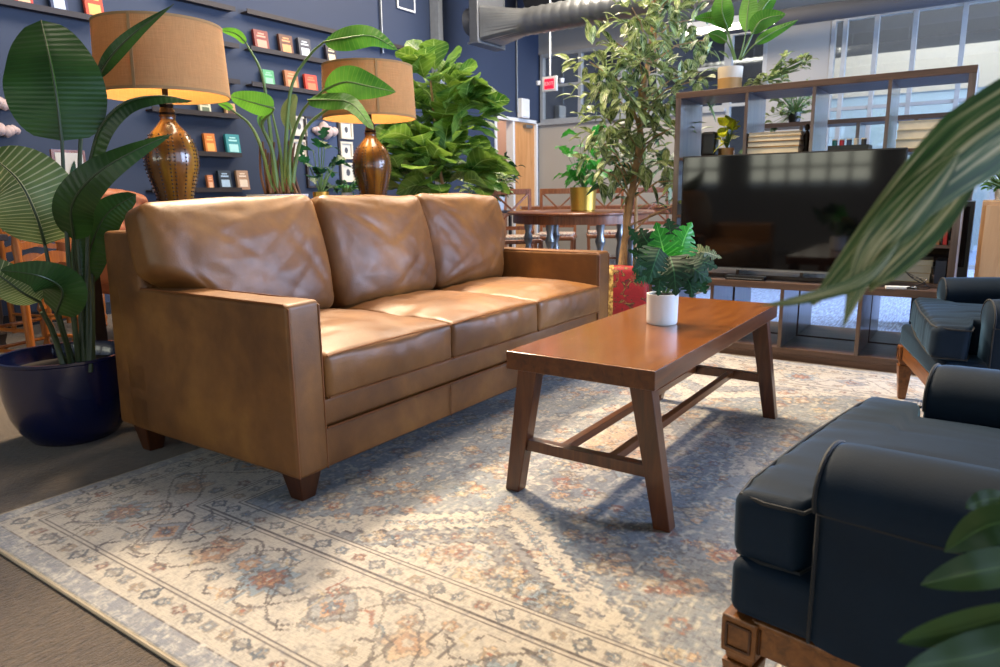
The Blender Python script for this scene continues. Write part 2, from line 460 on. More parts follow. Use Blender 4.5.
glazing('window_1', X1, 3.05, 5.97, GL, 3.05, [4.0, 4.55, 5.25], [2.55])
glazing('window_2', X1, -3.5, 1.80, .0, 3.0, [1.62, 1.28, .88, .40, -.05, -.6, -1.2, -1.9], [1.9])
glazing('window_3', X1, 2.55, 3.05, .0, 3.0, [], [2.05])
# rooms beyond
struct(MB().box(X1+3.0, X1+3.1, Y0, 2.6, 0, 2.38).build('wall_office', 'offwhite'))
struct(MB().box(X1+2.98, X1+3.1, Y0, 2.6, 2.38, 3.0).build('trim_4', 'potcream'))
w = MB(); w.box(X1+3.0, X1+3.1, Y0, 2.6, 3.0, CEIL); w.box(X1+3.0, X1+3.1, 2.6, Y1+.1, 0, CEIL)
struct(w.build('wall_office_upper', 'darkgrey'))
struct(MB().box(X1+.12, X1+3.1, Y1, Y1+.1, 0, CEIL).build('wall_office_side', 'darkgrey'))
w = MB(); w.box(DX0-.6, DX0-.5, Y1+.12, Y1+1.7, 0, CEIL); w.box(DX1+.4, DX1+.5, Y1+.12, Y1+1.7, 0, CEIL); w.box(DX0-.6, DX1+.5, Y1+.12, Y1+1.7, 3.0, 3.1)
struct(w.build('wall_corridor_side', 'pinkwall'))
# window wall on the right (y = Y0) and rear wall, both glazed
def window_wall(name, fixed, a0, a1, wins, axis, sill, head, mat):
    w = MB(); cur = a0
    def bx(p, q, z0, z1):
        if axis == 'x': w.box(p, q, fixed-.15, fixed, z0, z1)
        else: w.box(fixed-.15, fixed, p, q, z0, z1)
    for p, q in wins:
        bx(cur, p, 0, CEIL); bx(p, q, 0, sill); bx(p, q, head, CEIL); cur = q
    bx(cur, a1, 0, CEIL); return struct(w.build(name, mat))
WR = [(-2.6, -.2), (.2, 2.4), (3.0, 5.4), (5.8, 8.2), (8.5, 9.7)]
window_wall('wall_right', Y0, X0, X1+3.1, WR, 'x', .5, 3.2, 'greywall')
WL = [(-3.0, -1.2), (-.8, 1.0), (1.4, 3.2), (3.6, 5.4)]
window_wall('wall_rear', X0, Y0, Y1, WL, 'y', .95, 3.0, 'greywall')
k = 4
for p, q in WR:
    w = MB(); n = 3
    for i in range(n+1): x = p+(q-p-.05)*i/n; w.box(x, x+.05, Y0-.1, Y0-.04, .5, 3.2)
    for z in (.5, 1.3, 3.15): w.box(p, q, Y0-.1, Y0-.04, z, z+.05)
    struct(w.build('window_%d' % k, 'frame')); k += 1
for p, q in WL:
    w = MB(); n = 6
    for i in range(n+1): y = p+(q-p-.05)*i/n; w.box(X0-.1, X0-.04, y, y+.05, .95, 3.0)
    for z in (.95, 1.26, 1.6, 2.4, 2.95): w.box(X0-.1, X0-.04, p, q, z, z+.05)
    struct(w.build('window_%d' % k, 'frame')); k += 1
struct(MB().box(X0, DX0, Y1-.015, Y1, 0, .1).build('baseboard_back', 'blackp'))

# ------------------------------------------------------------------ rug
RX0, RX1, RY0, RY1 = .672, 4.03, -.30, 2.392
def make_rug():
    st = .0042; nx = int((RX1-RX0)/st); ny = int((RY1-RY0)/st)
    xs = np.linspace(RX0, RX1, nx+1); ys = np.linspace(RY0, RY1, ny+1)
    X, Y = np.meshgrid(xs, ys, indexing='ij'); rng = np.random.RandomState(3)
    def c(h): return np.array(lin(h)[:3])
    ivory, grey, dgrey, blue, orange, rust, line = c('#c4bcaf'), c('#8b8f98'), c('#5f6570'), c('#58788f'), c('#c79a72'), c('#9c5a40'), c('#544c4c')
    fieldc = c('#7d8894')
    XO, YO = X, Y
    img = np.zeros(X.shape+(3,)); img[:] = ivory
    ex = np.minimum(X-RX0, RX1-X); ey = np.minimum(Y-RY0, RY1-Y); e = np.minimum(ex, ey)
    along = np.where(ex < ey, Y, X)
    def smoothn(sx, sy, seed):
        r = np.random.RandomState(seed); gx = max(3, int(nx*st/sx)); gy = max(3, int(ny*st/sy))
        g = r.rand(gx+2, gy+2); u = (XO-RX0)/(RX1-RX0)*gx; v = (YO-RY0)/(RY1-RY0)*gy
        i = u.astype(int); j = v.astype(int); a = u-i; b = v-j; a = a*a*(3-2*a); b = b*b*(3-2*b)
        return (g[i, j]*(1-a)+g[np.minimum(i+1, gx+1), j]*a)*(1-b)+(g[i, np.minimum(j+1, gy+1)]*(1-a)+g[np.minimum(i+1, gx+1), np.minimum(j+1, gy+1)]*a)*b
    X = np.round((X+.010*(smoothn(.05, .05, 51)-.5)-RX0)/.0066)*.0066+RX0; Y = np.round((Y+.010*(smoothn(.05, .05, 52)-.5)-RY0)/.0066)*.0066+RY0
    X = X+.0016*(XO-X)/.0033*.3; Y = Y+0*Y
    def put(mask, col, a=1.):
        m = (mask*a)[..., None] if mask.dtype != bool else (mask.astype(float)*a)[..., None]
        img[:] = img*(1-m)+col*m
    # field
    CYR = (RY0+RY1)/2; inf = e > .56; CXR = (RX0+RX1)/2
    q = np.round(np.abs(Y-CYR)/.028)*.028
    hx = np.minimum(X, 2*CXR-X)-RX0     # from nearest end
    b1 = .755-.74*q
    fld = (hx > b1+.24) & inf
    put(fld, fieldc, .95)
    put((hx > b1) & (hx < b1+.105) & inf, c('#747982'), .8)
    put((np.abs(hx-b1) < .005) & inf, line); put((np.abs(hx-b1-.11) < .005) & inf, line); put((np.abs(hx-b1-.24) < .006) & inf, dgrey)
    # central medallion
    qx = np.round(np.abs(X-CXR)/.03)*.03; dd = qx*.8+q*1.25
    put((dd < .62) & inf, ivory, .8); put((dd < .55) & inf, c('#6f7784'), .8); put((dd < .30) & inf, ivory, .8); put((dd < .22) & inf, orange, .6)
    # borders
    put(e < .066, grey); put((e > .060) & (e < .067), line)
    put((e > .142) & (e < .147), line); put((e > .155) & (e < .159), line)
    for a in (.455, .470, .545, .556): put((e > a) & (e < a+.005), line)
    def local(cx, cy, R):
        i0 = max(0, int((cx-R-RX0)/st)); i1 = min(nx, int((cx+R-RX0)/st)+1); j0 = max(0, int((cy-R-RY0)/st)); j1 = min(ny, int((cy+R-RY0)/st)+1)
        return slice(i0, i1), slice(j0, j1)
    def blend(sl, mask, col, a=.85):
        sub = img[sl]; m = (mask*a)[..., None]; img[sl] = sub*(1-m)+col*m
    def flower(cx, cy, R, n, c1, c2, c3, rot=0, sx=1., ol=True):
        R *= .9
        sl = local(cx, cy, R*1.5+.012)
        if sl[0].start >= sl[0].stop or sl[1].start >= sl[1].stop: return
        x = (X[sl]-cx)/sx; y = Y[sl]-cy; r = np.hypot(x, y); th = np.arctan2(y, x)+rot
        rim = R*(1+.20*np.cos(n*th))
        blend(sl, (r < rim*.95), c1, .8)
        if ol: blend(sl, (np.abs(r-rim) < .0038), line, .5)
        blend(sl, (r < rim*.6), c2, .85); blend(sl, (np.abs(r-rim*.6) < .003), line, .5); blend(sl, (r < R*.25), c3)
    def rect_motif(cx, cy, R, c1, c2):
        sl = local(cx, cy, R*1.3+.012); x = np.abs(X[sl]-cx); y = np.abs(Y[sl]-cy)
        stp = np.round((x+y)/.012)*.012
        blend(sl, stp < R, c1, .75); blend(sl, np.abs(stp-R) < .004, line, .6); blend(sl, stp < R*.5, c2, .8)
        blend(sl, (x < .005) & (y < R*1.2), line, .5)
    def curve(fn, t0, t1, n, wdt, col, a=.7):
        for t in np.linspace(t0, t1, n):
            cx, cy = fn(t); sl = local(cx, cy, wdt+.012)
            if sl[0].start < sl[0].stop and sl[1].start < sl[1].stop:
                r = np.hypot(X[sl]-cx, Y[sl]-cy); blend(sl, r < wdt*1.25, col, a)
    pal = [orange, blue, rust, c('#b9a98c'), c('#8fa0ac'), c('#c8ab86')]
    # edge-following strips: (offset, pitch, radius)
    def strip(off, pitch, fn):
        L = RX1-RX0-2*off; n = int(L/pitch)
        for i in range(n+1):
            for yy in (RY0+off, RY1-off): fn(RX0+off+L*i/n, yy, i)
        L2 = RY1-RY0-2*off; n = int(L2/pitch)
        for i in range(1, n):
            for xx in (RX0+off, RX1-off): fn(xx, RY0+off+L2*i/n, i)
    def small(cx, cy, i):
        if i % 3 == 0: rect_motif(cx, cy, .026, pal[i % 2 == 0 and 1 or 4], ivory)
        else: flower(cx, cy, .019, 4+(i % 2), pal[(i*5) % 6], ivory, pal[(i+2) % 6], i)
    strip(.110, .058, small); strip(.508, .066, small)
    def big(cx, cy, i):
        k = i % 3
        if k == 0: flower(cx, cy, .078, 9, c('#7f97a6'), rust, orange, 0); flower(cx, cy, .034, 6, orange, rust, ivory)
        elif k == 1: flower(cx, cy, .060, 5, c('#c9ab8c'), c('#b58d70'), ivory, .5); flower(cx+.06, cy+.05, .024, 5, orange, ivory, rust)
        else: rect_motif(cx, cy, .075, c('#8a9199'), orange); flower(cx, cy, .025, 6, rust, blue, ivory)
    strip(.31, .225, big)
    def mid(cx, cy, i):
        flower(cx+.03*math.sin(i*2.1), cy+.03*math.cos(i*1.7), .022, 5, pal[i % 6], ivory, pal[(i+3) % 6], i)
    strip(.215, .12, mid); strip(.405, .13, mid)
    # vines in main border
    for sgn, ph in ((1, 0), (-1, 1.5)):
        for edge in (0, 1):
            xx = RX0 if edge == 0 else RX1; s = 1 if edge == 0 else -1
            curve(lambda t: (xx+s*(.31+sgn*.115*math.sin(t/.225*PI+ph)), t), RY0+.2, RY1-.2, 900, .0032, line, .55)
            yy = RY0 if edge == 0 else RY1
            curve(lambda t: (t, yy+s*(.31+sgn*.115*math.sin(t/.225*PI+ph))), RX0+.2, RX1-.2, 1000, .0032, line, .55)
    # bars and angular tendrils in the border
    for i in range(460):
        tt = rng.rand(); side = rng.randint(4); o = .18+.26*rng.rand()
        x = RX0+tt*(RX1-RX0); y = RY0+tt*(RY1-RY0)
        if side == 0: x = RX0+o
        elif side == 1: x = RX1-o
        elif side == 2: y = RY0+o
        else: y = RY1-o
        th = rng.randint(8)*PI/4; L = .03+.05*rng.rand(); col = line if i % 3 else pal[rng.randint(6)]
        curve(lambda t: (x+t*math.cos(th), y+t*math.sin(th)), 0, L, 20, .0028, col, .6)
        curve(lambda t: (x+L*math.cos(th)+t*math.cos(th+1.2), y+L*math.sin(th)+t*math.sin(th+1.2)), 0, L*.6, 14, .0028, col, .6)
    # field motifs
    for i in range(900):
        x = RX0+.58+rng.rand()*(RX1-RX0-1.16); y = RY0+.58+rng.rand()*(RY1-RY0-1.16)
        hq = min(x, 2*CXR-x)-RX0; bq = .755-.74*abs(y-CYR)
        if hq < bq+.26 and rng.rand() < .82: continue
        k = rng.randint(6)
        if k < 3: flower(x, y, .014+.022*rng.rand(), 4+rng.randint(5), pal[rng.randint(6)], pal[rng.randint(6)], ivory, rng.rand()*3, ol=k != 0)
        elif k == 3: rect_motif(x, y, .02+.025*rng.rand(), pal[rng.randint(6)], ivory)
        else:
            th = rng.rand()*PI; L = .03+.08*rng.rand(); col = [ivory, dgrey, c('#b9b5ad')][rng.randint(3)]
            curve(lambda t: (x+t*math.cos(th)+.012*math.sin(t*70), y+t*math.sin(th)), 0, L, 34, .003, col, .7)
            curve(lambda t: (x+t*math.cos(th+1.57), y+t*math.sin(th+1.57)), 0, L*.4, 14, .003, col, .7)
    for i in range(60):
        dy = -1+2*i/59; yy = CYR+dy*.62; xx = RX0+.755-.74*abs(dy*.62)+.052
        if xx > RX0+.58: flower(xx, yy, .020, 5+(i % 3), pal[(i*5) % 6], ivory, pal[(i+2) % 6], i); flower(xx+.12, yy, .017, 4, pal[(i*3+1) % 6], ivory, rust, i, ol=False)
    for i in range(40):
        yy = CYR+rng.uniform(-.3, .3); xx = RX0+.60+rng.rand()*max(.01, .11-.74*abs(yy-CYR)*.4); flower(xx, yy, .02+.02*rng.rand(), 6, pal[rng.randint(6)], ivory, pal[rng.randint(6)], i)
    for yy in (-.45, .45):      # corner bars
        for xx in (.75, 1.35): flower(CXR-xx, CYR+yy, .05, 8, c('#8fa0ac'), orange, ivory)
    # wear: long streaks and fades
    s1 = smoothn(.25, .006, 5); s2 = smoothn(.02, .02, 6); s3 = smoothn(.3, .25, 8); s4 = smoothn(.008, .05, 9); s5 = smoothn(.006, .006, 11)
    fade = np.clip((s1*.5+s4*.35+s3*.5)-.52, 0, 1)*1.2
    img[:] = img*(1-fade[..., None]*.40)+c('#cfc5b2')*fade[..., None]*.40
    dk = np.clip(s2*.5+s5*.8-.66, 0, 1)*1.8*(.6+.6*(e > .56))
    img[:] = img*(1-dk[..., None])+c('#6c6f78')*dk[..., None]
    lt = (e > .56)*np.clip(smoothn(.01,.01,31)*.7+smoothn(.03,.012,32)*.6-.72,0,1)*1.8; img[:] = img*(1-lt[..., None])+c('#cfc8b8')*lt[..., None]
    gs = (e < .070)*np.clip(s5*.8+s2*.6-.6, 0, 1)*1.4; img[:] = img*(1-gs[..., None])+c('#d5d0c6')*gs[..., None]
    put(e < .007, c('#cdbd9f'))
    img = np.clip(img, 0, 1)
    X, Y = XO, YO
    Z = .011+.0015*(smoothn(.2, .2, 21)-.5)+.002*np.clip((X-3.8)/.2, 0, 1)*np.sin(Y*22)
    Z = np.where(e < .006, Z-.004, Z)
    vs = np.stack([X, Y, Z], -1).reshape(-1, 3); a = np.arange((nx+1)*(ny+1)).reshape(nx+1, ny+1)
    faces = np.stack([a[:-1, :-1], a[1:, :-1], a[1:, 1:], a[:-1, 1:]], -1).reshape(-1, 4)
    me = bpy.data.meshes.new('rug'); me.vertices.add(len(vs)); me.vertices.foreach_set('co', vs.astype(np.float32).ravel())
    me.loops.add(faces.size); me.loops.foreach_set('vertex_index', faces.astype(np.int32).ravel())
    me.polygons.add(len(faces)); me.polygons.foreach_set('loop_start', np.arange(0, faces.size, 4, dtype=np.int32))
    me.update(); me.validate()
    ca = me.color_attributes.new('dye', 'FLOAT_COLOR', 'POINT'); cc = np.ones((len(vs), 4), np.float32); cc[:, :3] = img.reshape(-1, 3); ca.data.foreach_set('color', cc.ravel())
    me.polygons.foreach_set('use_smooth', np.ones(len(faces), bool)); me.materials.append(M['rug'])
    o = bpy.data.objects.new('rug', me); COL.objects.link(o)
    tag(o, 'large faded ivory and grey-blue oriental rug under the leather sofa and coffee table', 'rug')
    bd = MB(); bd.tube([(RX0, RY0, .006), (RX1, RY0, .005)], .0042, 6); bd.tube([(RX0, RY1, .006), (RX1, RY1, .005)], .0042, 6)
    bd.tube([(RX0, RY0, .006), (RX0, RY1, .005)], .0042, 6); bd.tube([(RX1, RY0, .006), (RX1, RY1, .005)], .0042, 6)
    bd.build('bound_edge', 'binding', o, True)
make_rug()
RZ = .012

# ------------------------------------------------------------------ sofa
def fnoise(p, s, seed=0): return noise.noise(V((p[0]*s+seed*7.1, p[1]*s-seed*3.3, p[2]*s+seed)))
SX, SY, SW, SD = 1.299, 1.647, 2.13, 1.027
sofa = thing('sofa', 'long brown leather three-seat sofa with square track arms', 'sofa', (SX, SY, 0))
def patch(): return MB()
TA = .125
b = MB(); b.rbox((SW/2, SD/2, .164), (SW/2-.012, SD/2-.005, .066), .012, (30, 10, 2)); b.rbox((SW/2, SD/2+.004, .278), (SW/2-.1, SD/2-.008, .048), .014, (30, 10, 2))
b.build('seat_base', 'leather', sofa, True, sharp=60)
sm = MB()
for x in (TA+.62, TA+1.26): sm.tube([(x, -.0, .10), (x, -.003, .23)], .002, 5)
sm.tube([(TA, .0005, .232), (SW-TA, .0005, .232)], .0028, 6)
sm.build('seam', 'piping', sofa, True)
for sgn, x0 in ((0, 0), (1, SW-TA)):
    a = MB()
    def af(p, x0=x0):
        return V((p.x*(1+.04*max(0, p.z)), p.y, p.z+.004*fnoise(p, 5, 2)))
    a.rbox((x0+TA/2, .475, .368), (TA/2, .475, .271), .016, (5, 24, 14), fn=af)
    arm = a.build('armrest', 'leather', sofa, True, sharp=60)
    e = MB(); y = -.001
    for xx in (x0+.006, x0+TA-.006): e.tube([(xx, y+.004, .10), (xx, y+.001, .625), (xx, .02, .6375), (xx, .90, .6375)], .0032, 6)
    e.build('welt', 'piping', arm, True)
bk = MB()
def bf(p):
    return V((p.x, p.y+.03*max(0, p.z)/.37*0-.02*(p.z/.37), p.z))
bk.rbox((SW/2, SD-.115, .466), (SW/2, .115, .369), .02, (30, 4, 12), fn=bf)
bk.build('back_frame', 'leather', sofa, True, sharp=60)
def wrinkle(p, seed, h, amp):
    """pulled creases that fan out from the corners"""
    r = 0
    for k, (cx, cz) in enumerate(((-h[0], h[2]), (h[0], h[2]), (-h[0], -h[2]), (h[0], -h[2]))):
        dx, dz = p.x-cx, p.z-cz; rr = math.hypot(dx, dz); th = math.atan2(dz, dx)
        n = noise.noise(V((th*7+k*9+seed*5, rr*1.5, seed))); r += max(0, n)*math.exp(-rr/.20)*1.6*min(1, rr/.05)
    rg = (1-abs(noise.noise(V((p.x*3.5+p.z*4.5*(1 if p.x < 0 else -1)+seed*3, p.z*1.2, seed)))))**9; r += rg*.22
    n2 = noise.noise(V((p.x*2+p.z*5+seed, p.z*7-p.x*4, seed*3))); r += abs(n2)*.4
    return min(r, 1.3)*amp*.8
def seatcush(cx, w, seed):
    h = (w/2, .345, .073); m_ = MB()
    def f(p):
        u = p.x/h[0]; v = p.y/h[1]
        q = V(p); crown = (1-u*u)**.6*(1-min(1, abs(v))**3) if abs(u) < 1 else 0
        if p.z > 0: q.z += crown*.046*(p.z/h[2]) - .012*max(0, 1-((u*.9)**2+(v-.1)**2)*3)
        if p.z > .02: q.z -= .010*max(0, fnoise((p.x*1.3, p.y*2.5, 0), 5, seed))+.012*max(0, abs(noise.noise(V((p.x*9+seed, p.y*4, 0))))-.25)
        if v < -.8: q.y -= .014*(1-u*u)*(1-(p.z/h[2])**2); q.y += .004*fnoise((p.x*3, 0, p.z*2), 7, seed)
        return q
    m_.rbox((cx, .33, .397), h, .022, (30, 30, 6), fn=f)
    o = m_.build('seat_cushion', 'leather', sofa, True, sharp=70)
    t = MB()
    def ring(z, dz):
        pts = []
        for k in range(25):
            u = -1+2*k/24; pts.append(V((cx+u*(h[0]-.006), .33-h[1]+.004-.014*(1-u*u)*.4+.0, z+dz*(1-u*u)**.6*.25)))
        return pts
    t.tube(ring(.463, .03), .0035, 6); t.tube(ring(.331, 0), .0035, 6); t.build('welt', 'piping', o, True)
for i, cx in enumerate((TA+.313, TA+.94, TA+1.567)): seatcush(cx, .626, i+1)
def backcush(cx, w, seed, hgt=.49):
    h = (w/2, .105, hgt/2); m_ = MB()
    rot = Matrix.Rotation(math.radians(-13), 4, 'X') @ Matrix.Rotation(math.radians((seed-2)*1.5), 4, 'Y')
    def f(p):
        u = p.x/h[0]; v = p.z/h[2]; q = V(p)
        bul = (1-min(1, abs(u))**3.)**.6*(1-min(1, abs(v))**3.)**.6
        sgn = -1 if p.y < 0 else 1
        q.y = p.y*.66+sgn*bul*.055 - (.03*(1-v)*.5*bul if p.y < 0 else 0)
        if p.y < 0: q.y += wrinkle(p, seed, h, .026)*bul**.5
        lo = max(0, min(1, (.03-p.z)/.15)); lo = lo*lo*(3-2*lo)
        if seed == 1 and u < 0: q.x *= 1-lo*.155*min(1, -u)/.3725
        if seed == 3 and u > 0: q.x *= 1-lo*.095*min(1, u)/.34
        q.z += -.012*(1-abs(u))*max(0, v)*0+.012*fnoise((p.x, 0, p.z), 4, seed)+ 0
        q.x += (.010*(1-v*v)-.012*max(0,-v))*(1 if u > 0 else -1)*abs(u)
        return q
    m_.rbox((cx, .695, .47+hgt/2-.012), h, .05, (40, 6, 34), fn=f, mat=rot.to_3x3())
    o = m_.build('back_cushion', 'leather', sofa, True, sharp=80)
    t = MB(); pts = []
    for k in range(73):
        a = 2*PI*k/72; ca, sa = math.cos(a), math.sin(a); s_ = 1/max(abs(ca), abs(sa)); s_ = min(s_, 1.27)
        p = V((ca*s_*(h[0]-.028), -.055, sa*s_*(h[2]-.022)))
        q = f(V((p.x, -.06, p.z))); q.y -= .0; pts.append(rot.to_3x3() @ V((q.x*1.0, q.y-.012, q.z))+V((cx, .695, .47+hgt/2-.012)))
    t.tube(pts, .0035, 6, cap=False); t.build('welt', 'piping', o, True)
backcush(.350, .745, 1); backcush(1.068, .655, 2); backcush(1.728, .68, 3)
for x in (.055, SW-.055):
    for y, z in ((.055, RZ), (SD-.10, 0)):
        f = MB().taper((x, y, z), (.055, .055), (x, y, .10), (.088, .088)); f.build('foot', 'darkwood', sofa, bevel=.004)

# ------------------------------------------------------------------ coffee table
ct = thing('coffee_table', 'rectangular honey-brown wooden coffee table with splayed legs on the rug', 'table', (1.705, .681, RZ))
TL, TW, TH = 1.321, .474, .472
t = MB().box(0, TL, 0, TW, TH-.056, TH); t.mi = [1, 0, 1, 1, 1, 1]; t.build('tabletop', ['tabletop', 'tableedge'], ct, bevel=.003)
legs = {}
for i, (sx, sy) in enumerate(((0, 0), (0, 1), (1, 0), (1, 1))):
    xt = .055 if sx == 0 else TL-.055; xb = .068 if sx == 0 else TL-.068
    yt = .055 if sy == 0 else TW-.055; yb = -.015 if sy == 0 else TW+.015
    l = MB().taper((xb, yb, 0), (.045, .050), (xt, yt, TH-.056), (.048, .066)); l.build('leg', 'tableleg', ct, bevel=.003)
for x in (.066, TL-.066): MB().beam((x, .01, .165), (x, TW-.01, .165), .034, .036).build('end_stretcher', 'tableleg', ct, bevel=.002)
for y in (TW*.33, TW*.67): MB().beam((.08, y, .168), (TL-.08, y, .168), .026, .026).build('long_stretcher', wood('stretcher_wood', '#401f0c', '#62340f', '#754218', .3, 0, 1.4, .2) if y < .2 else bpy.data.materials['stretcher_wood'], ct, bevel=.002)

# ------------------------------------------------------------------ navy armchairs
def armchair():
    W = .78; D = .74
    r = thing('armchair', 'near navy blue velvet armchair, its front corner by the coffee table', 'armchair', (1.08, .30, RZ), -.15)
    fr = MB()
    fr.box(.045, W-.045, -.045, -.012, .185, .245); fr.box(.045, W-.045, -D+.012, -D+.045, .185, .245)
    fr.box(.012, .045, -D+.045, -.045, .185, .245); fr.box(W-.045, W-.012, -D+.045, -.045, .185, .245)
    fr.box(.008, .05, -D+.05, -.05, .234, .246)
    fr.build('base_rail', 'chairwood', r, bevel=.003)
    for a in (.03, W-.03):
        for bb in (-.03, -D+.03):
            l = MB(); l.box(a-.03, a+.03, bb-.03, bb+.03, .175, .243)
            l.taper((a, bb, .158), (.044, .044), (a, bb, .175), (.05, .05))
            l.taper((a, bb, .0), (.03, .03), (a, bb, .158), (.056, .056))
            lg = l.build('leg', 'chairwood', r, bevel=.003)
            k = MB()
            for sx, sy in ((1, 0), (-1, 0), (0, 1), (0, -1)):
                cx, cy = a+sx*.031, bb+sy*.031
                ux, uy = (0, 1) if sx else (1, 0)
                for zz in (.188, .230): k.beam((cx-ux*.02, cy-uy*.02, zz), (cx+ux*.02, cy+uy*.02, zz), .004, .004)
                for s_ in (-1, 1): k.beam((cx+s_*ux*.02, cy+s_*uy*.02, .188), (cx+s_*ux*.02, cy+s_*uy*.02, .230), .004, .004, up=(sx, sy, 0))
            k.build('carved_panel', 'darkwood', lg)
    bd = MB(); bd.rbox((W/2, -D/2+.0, .293), (W/2-.006, D/2-.004, .05), .022, (20, 20, 3)); bd.build('seat_deck', 'velvet', r, True, sharp=70)
    # T-shaped seat cushion
    def tf(p):
        q = V(p); v = (p.y+.0); t_ = max(0, min(1, (-.13-(p.y-.34+.0))/.03)) if False else 0
        yy = p.y+(-.335)   # local b
        s_ = max(0, min(1, (-.105-yy)/.03)); s_ = s_*s_*(3-2*s_); q.x *= (1-s_)+s_*(.228/.37)
        u = q.x/.37; w_ = p.y/.34
        if p.z > 0: q.z += .022*(1-min(1, u*u))*(1-min(1, w_*w_)); q.z -= .010*max(0, noise.noise(V((p.x*26, p.y*4, 1))))*max(0, w_+.1)
        if w_ > .8: q.y += .008*(1-u*u)+.006*noise.noise(V((p.x*26, p.z*5, 2)))
        return q
    c = MB(); c.rbox((W/2, -.335, .395), (.37, .34, .062), .028, (36, 40, 5), fn=tf); cu = c.build('seat_cushion', 'velvet', r, True, sharp=80)
    pp = MB()
    for z in (.343, .446):
        pp.tube([(.245, -.135, z), (.10, -.125, z), (.028, -.11, z), (.022, -.05, z), (.035, -.006, z), (.10, .004, z), (W/2, .012, z), (W-.10, .004, z), (W-.035, -.006, z), (W-.022, -.05, z), (W-.028, -.11, z)], .0035, 6)
    pp.build('piping', 'velvetpipe', cu, True)
    for sgn in (0, 1):
        prof = []; aw = .135
        pr_ = [(.004, .245), (.004, .455), (-.008, .468), (-.014, .49)]
        for k in range(1, 12):
            an = PI-(PI*k/12); pr_.append((aw/2-.002+math.cos(an)*(aw/2+.012), .492+math.sin(an)*.066))
        pr_ += [(aw+.010, .49), (aw+.004, .468), (aw-.004, .455), (aw-.004, .245)]
        pr_ = pr_[::-1]
        ys = [-D+.03, -.60, -.45, -.30, -.175, -.15, -.138, -.133]; sc = [1, 1, 1, 1, 1, .985, .95, .88]
        def fm(q, sgn=sgn):
            a_ = q[0] if sgn == 0 else W-q[0]; zz = q[2]
            if zz > .46: zz += .010*math.sin((q[1]+.13)*4)*-1
            return (a_, q[1], zz)
        a = MB(); a.extrude(pr_ if sgn == 1 else pr_[::-1], ys, sc, fm); ar = a.build('armrest', 'velvet', r, True, sharp=50)
        e = MB(); x = -.004 if sgn == 0 else W+.004
        e.tube([(x, -.14, .468), (x, -D+.05, .475)], .0035, 6); e.tube([(x+(.007 if sgn == 0 else -.007), -.139, .25), (x+(.006 if sgn == 0 else -.006), -.139, .468)], .0032, 6)
        f_ = [(p[0] if sgn == 0 else W-p[0], -.136, p[1]) for p in pr_ if p[1] > .46]; e.tube([(aw/2+((q[0]-(0 if sgn == 0 else W-aw))-aw/2)*.97+(0 if sgn == 0 else W-aw), q[1], .49+(q[2]-.49)*.97) for q in f_], .0035, 6)
        e.build('piping', 'velvetpipe', ar, True)
    bk = MB(); rot = Matrix.Rotation(math.radians(10), 3, 'X')
    def bfn(p): return V((p.x, p.y+.03*(1-(p.x/.38)**2)*(1 if p.y > 0 else 0)*(1-(p.z/.3)**2), p.z+.03*(1-(p.x/.38)**2)*(1 if p.z > 0 else 0)))
    bk.rbox((W/2, -D+.02, .55), (W/2-.012, .07, .29), .05, (16, 4, 12), fn=bfn, mat=rot); bk.build('backrest', 'velvet', r, True, sharp=80)
    return r
ac = armchair()
ac2 = copy_tree(ac); ac2.location = (2.82, .075, RZ); ac2.rotation_euler = (0, 0, .26)
ac2['label'] = 'far navy blue velvet armchair in front of the low shelving, cushion slipped askew'
ac['group'] = ac2['group'] = 'navy velvet armchairs facing the sofa'
for ch in ac2.children:
    if ch.name.startswith('seat_cushion'): ch.rotation_euler = (.05, .0, -.10); ch.location = (0.0, .055, .012)

# ------------------------------------------------------------------ shelving and TV
def bench(x, name, label, ys, dep=.39, left_end=True):
    r = thing(name, label, 'shelf', (x, 0, 0)); ya, yb = ys[0], ys[-1]; z0 = RZ if x < 4.05 else 0
    MB().box(0, dep, ya, yb, .40, .438).build('top_board', 'walnut', r, bevel=.002)
    MB().box(0, dep, ya, yb, .035, .07).build('bottom_board', 'walnut', r, bevel=.002)
    MB().box(0, .02, ya, yb, 0, .035).build('plinth', 'walnut', r)
    for i, y in enumerate(ys):
        q = max(ya, min(yb-.02, y-.01)); MB().box(.001, dep, q, q+.02, .07, .40).build('divider', 'walnutz', r, bevel=.0015)
    return r
yb_ = [.112, .507, .902, 1.297, 1.692]
bench(4.095, 'media_bench', 'low walnut cube bench with four open cells under the television', yb_)
bench(4.53, 'media_bench', 'second low walnut cube bench standing behind the television bench', yb_)
bc = thing('bookcase', 'tall open walnut cube bookcase standing on the bench behind the television', 'bookcase', (4.25, 0, .438))
zt = 1.53-.438
MB().box(0, .39, .107, 1.62, zt-.036, zt).build('top_board', 'walnut', bc, bevel=.002)
MB().box(0, .39, .107, 1.62, 0, .02).build('bottom_board', 'walnut', bc, bevel=.002)
for y in (.107, 1.62-.034): MB().box(0, .39, y, y+.034, .02, zt-.036).build('side_panel', 'walnutz', bc, bevel=.002)
for y in (.468, .831, 1.190): MB().box(.001, .389, y, y+.018, .02, zt-.036).build('divider', 'walnutz', bc, bevel=.0015)
for z in (.358, .702): MB().box(.003, .387, .141, 1.586, z-.009, z+.009).build('shelf_board', 'walnut', bc, bevel=.0015)
MB().box(.003, .387, .141, .468, .205, .222).build('shelf_board', 'walnut', bc, bevel=.0015)
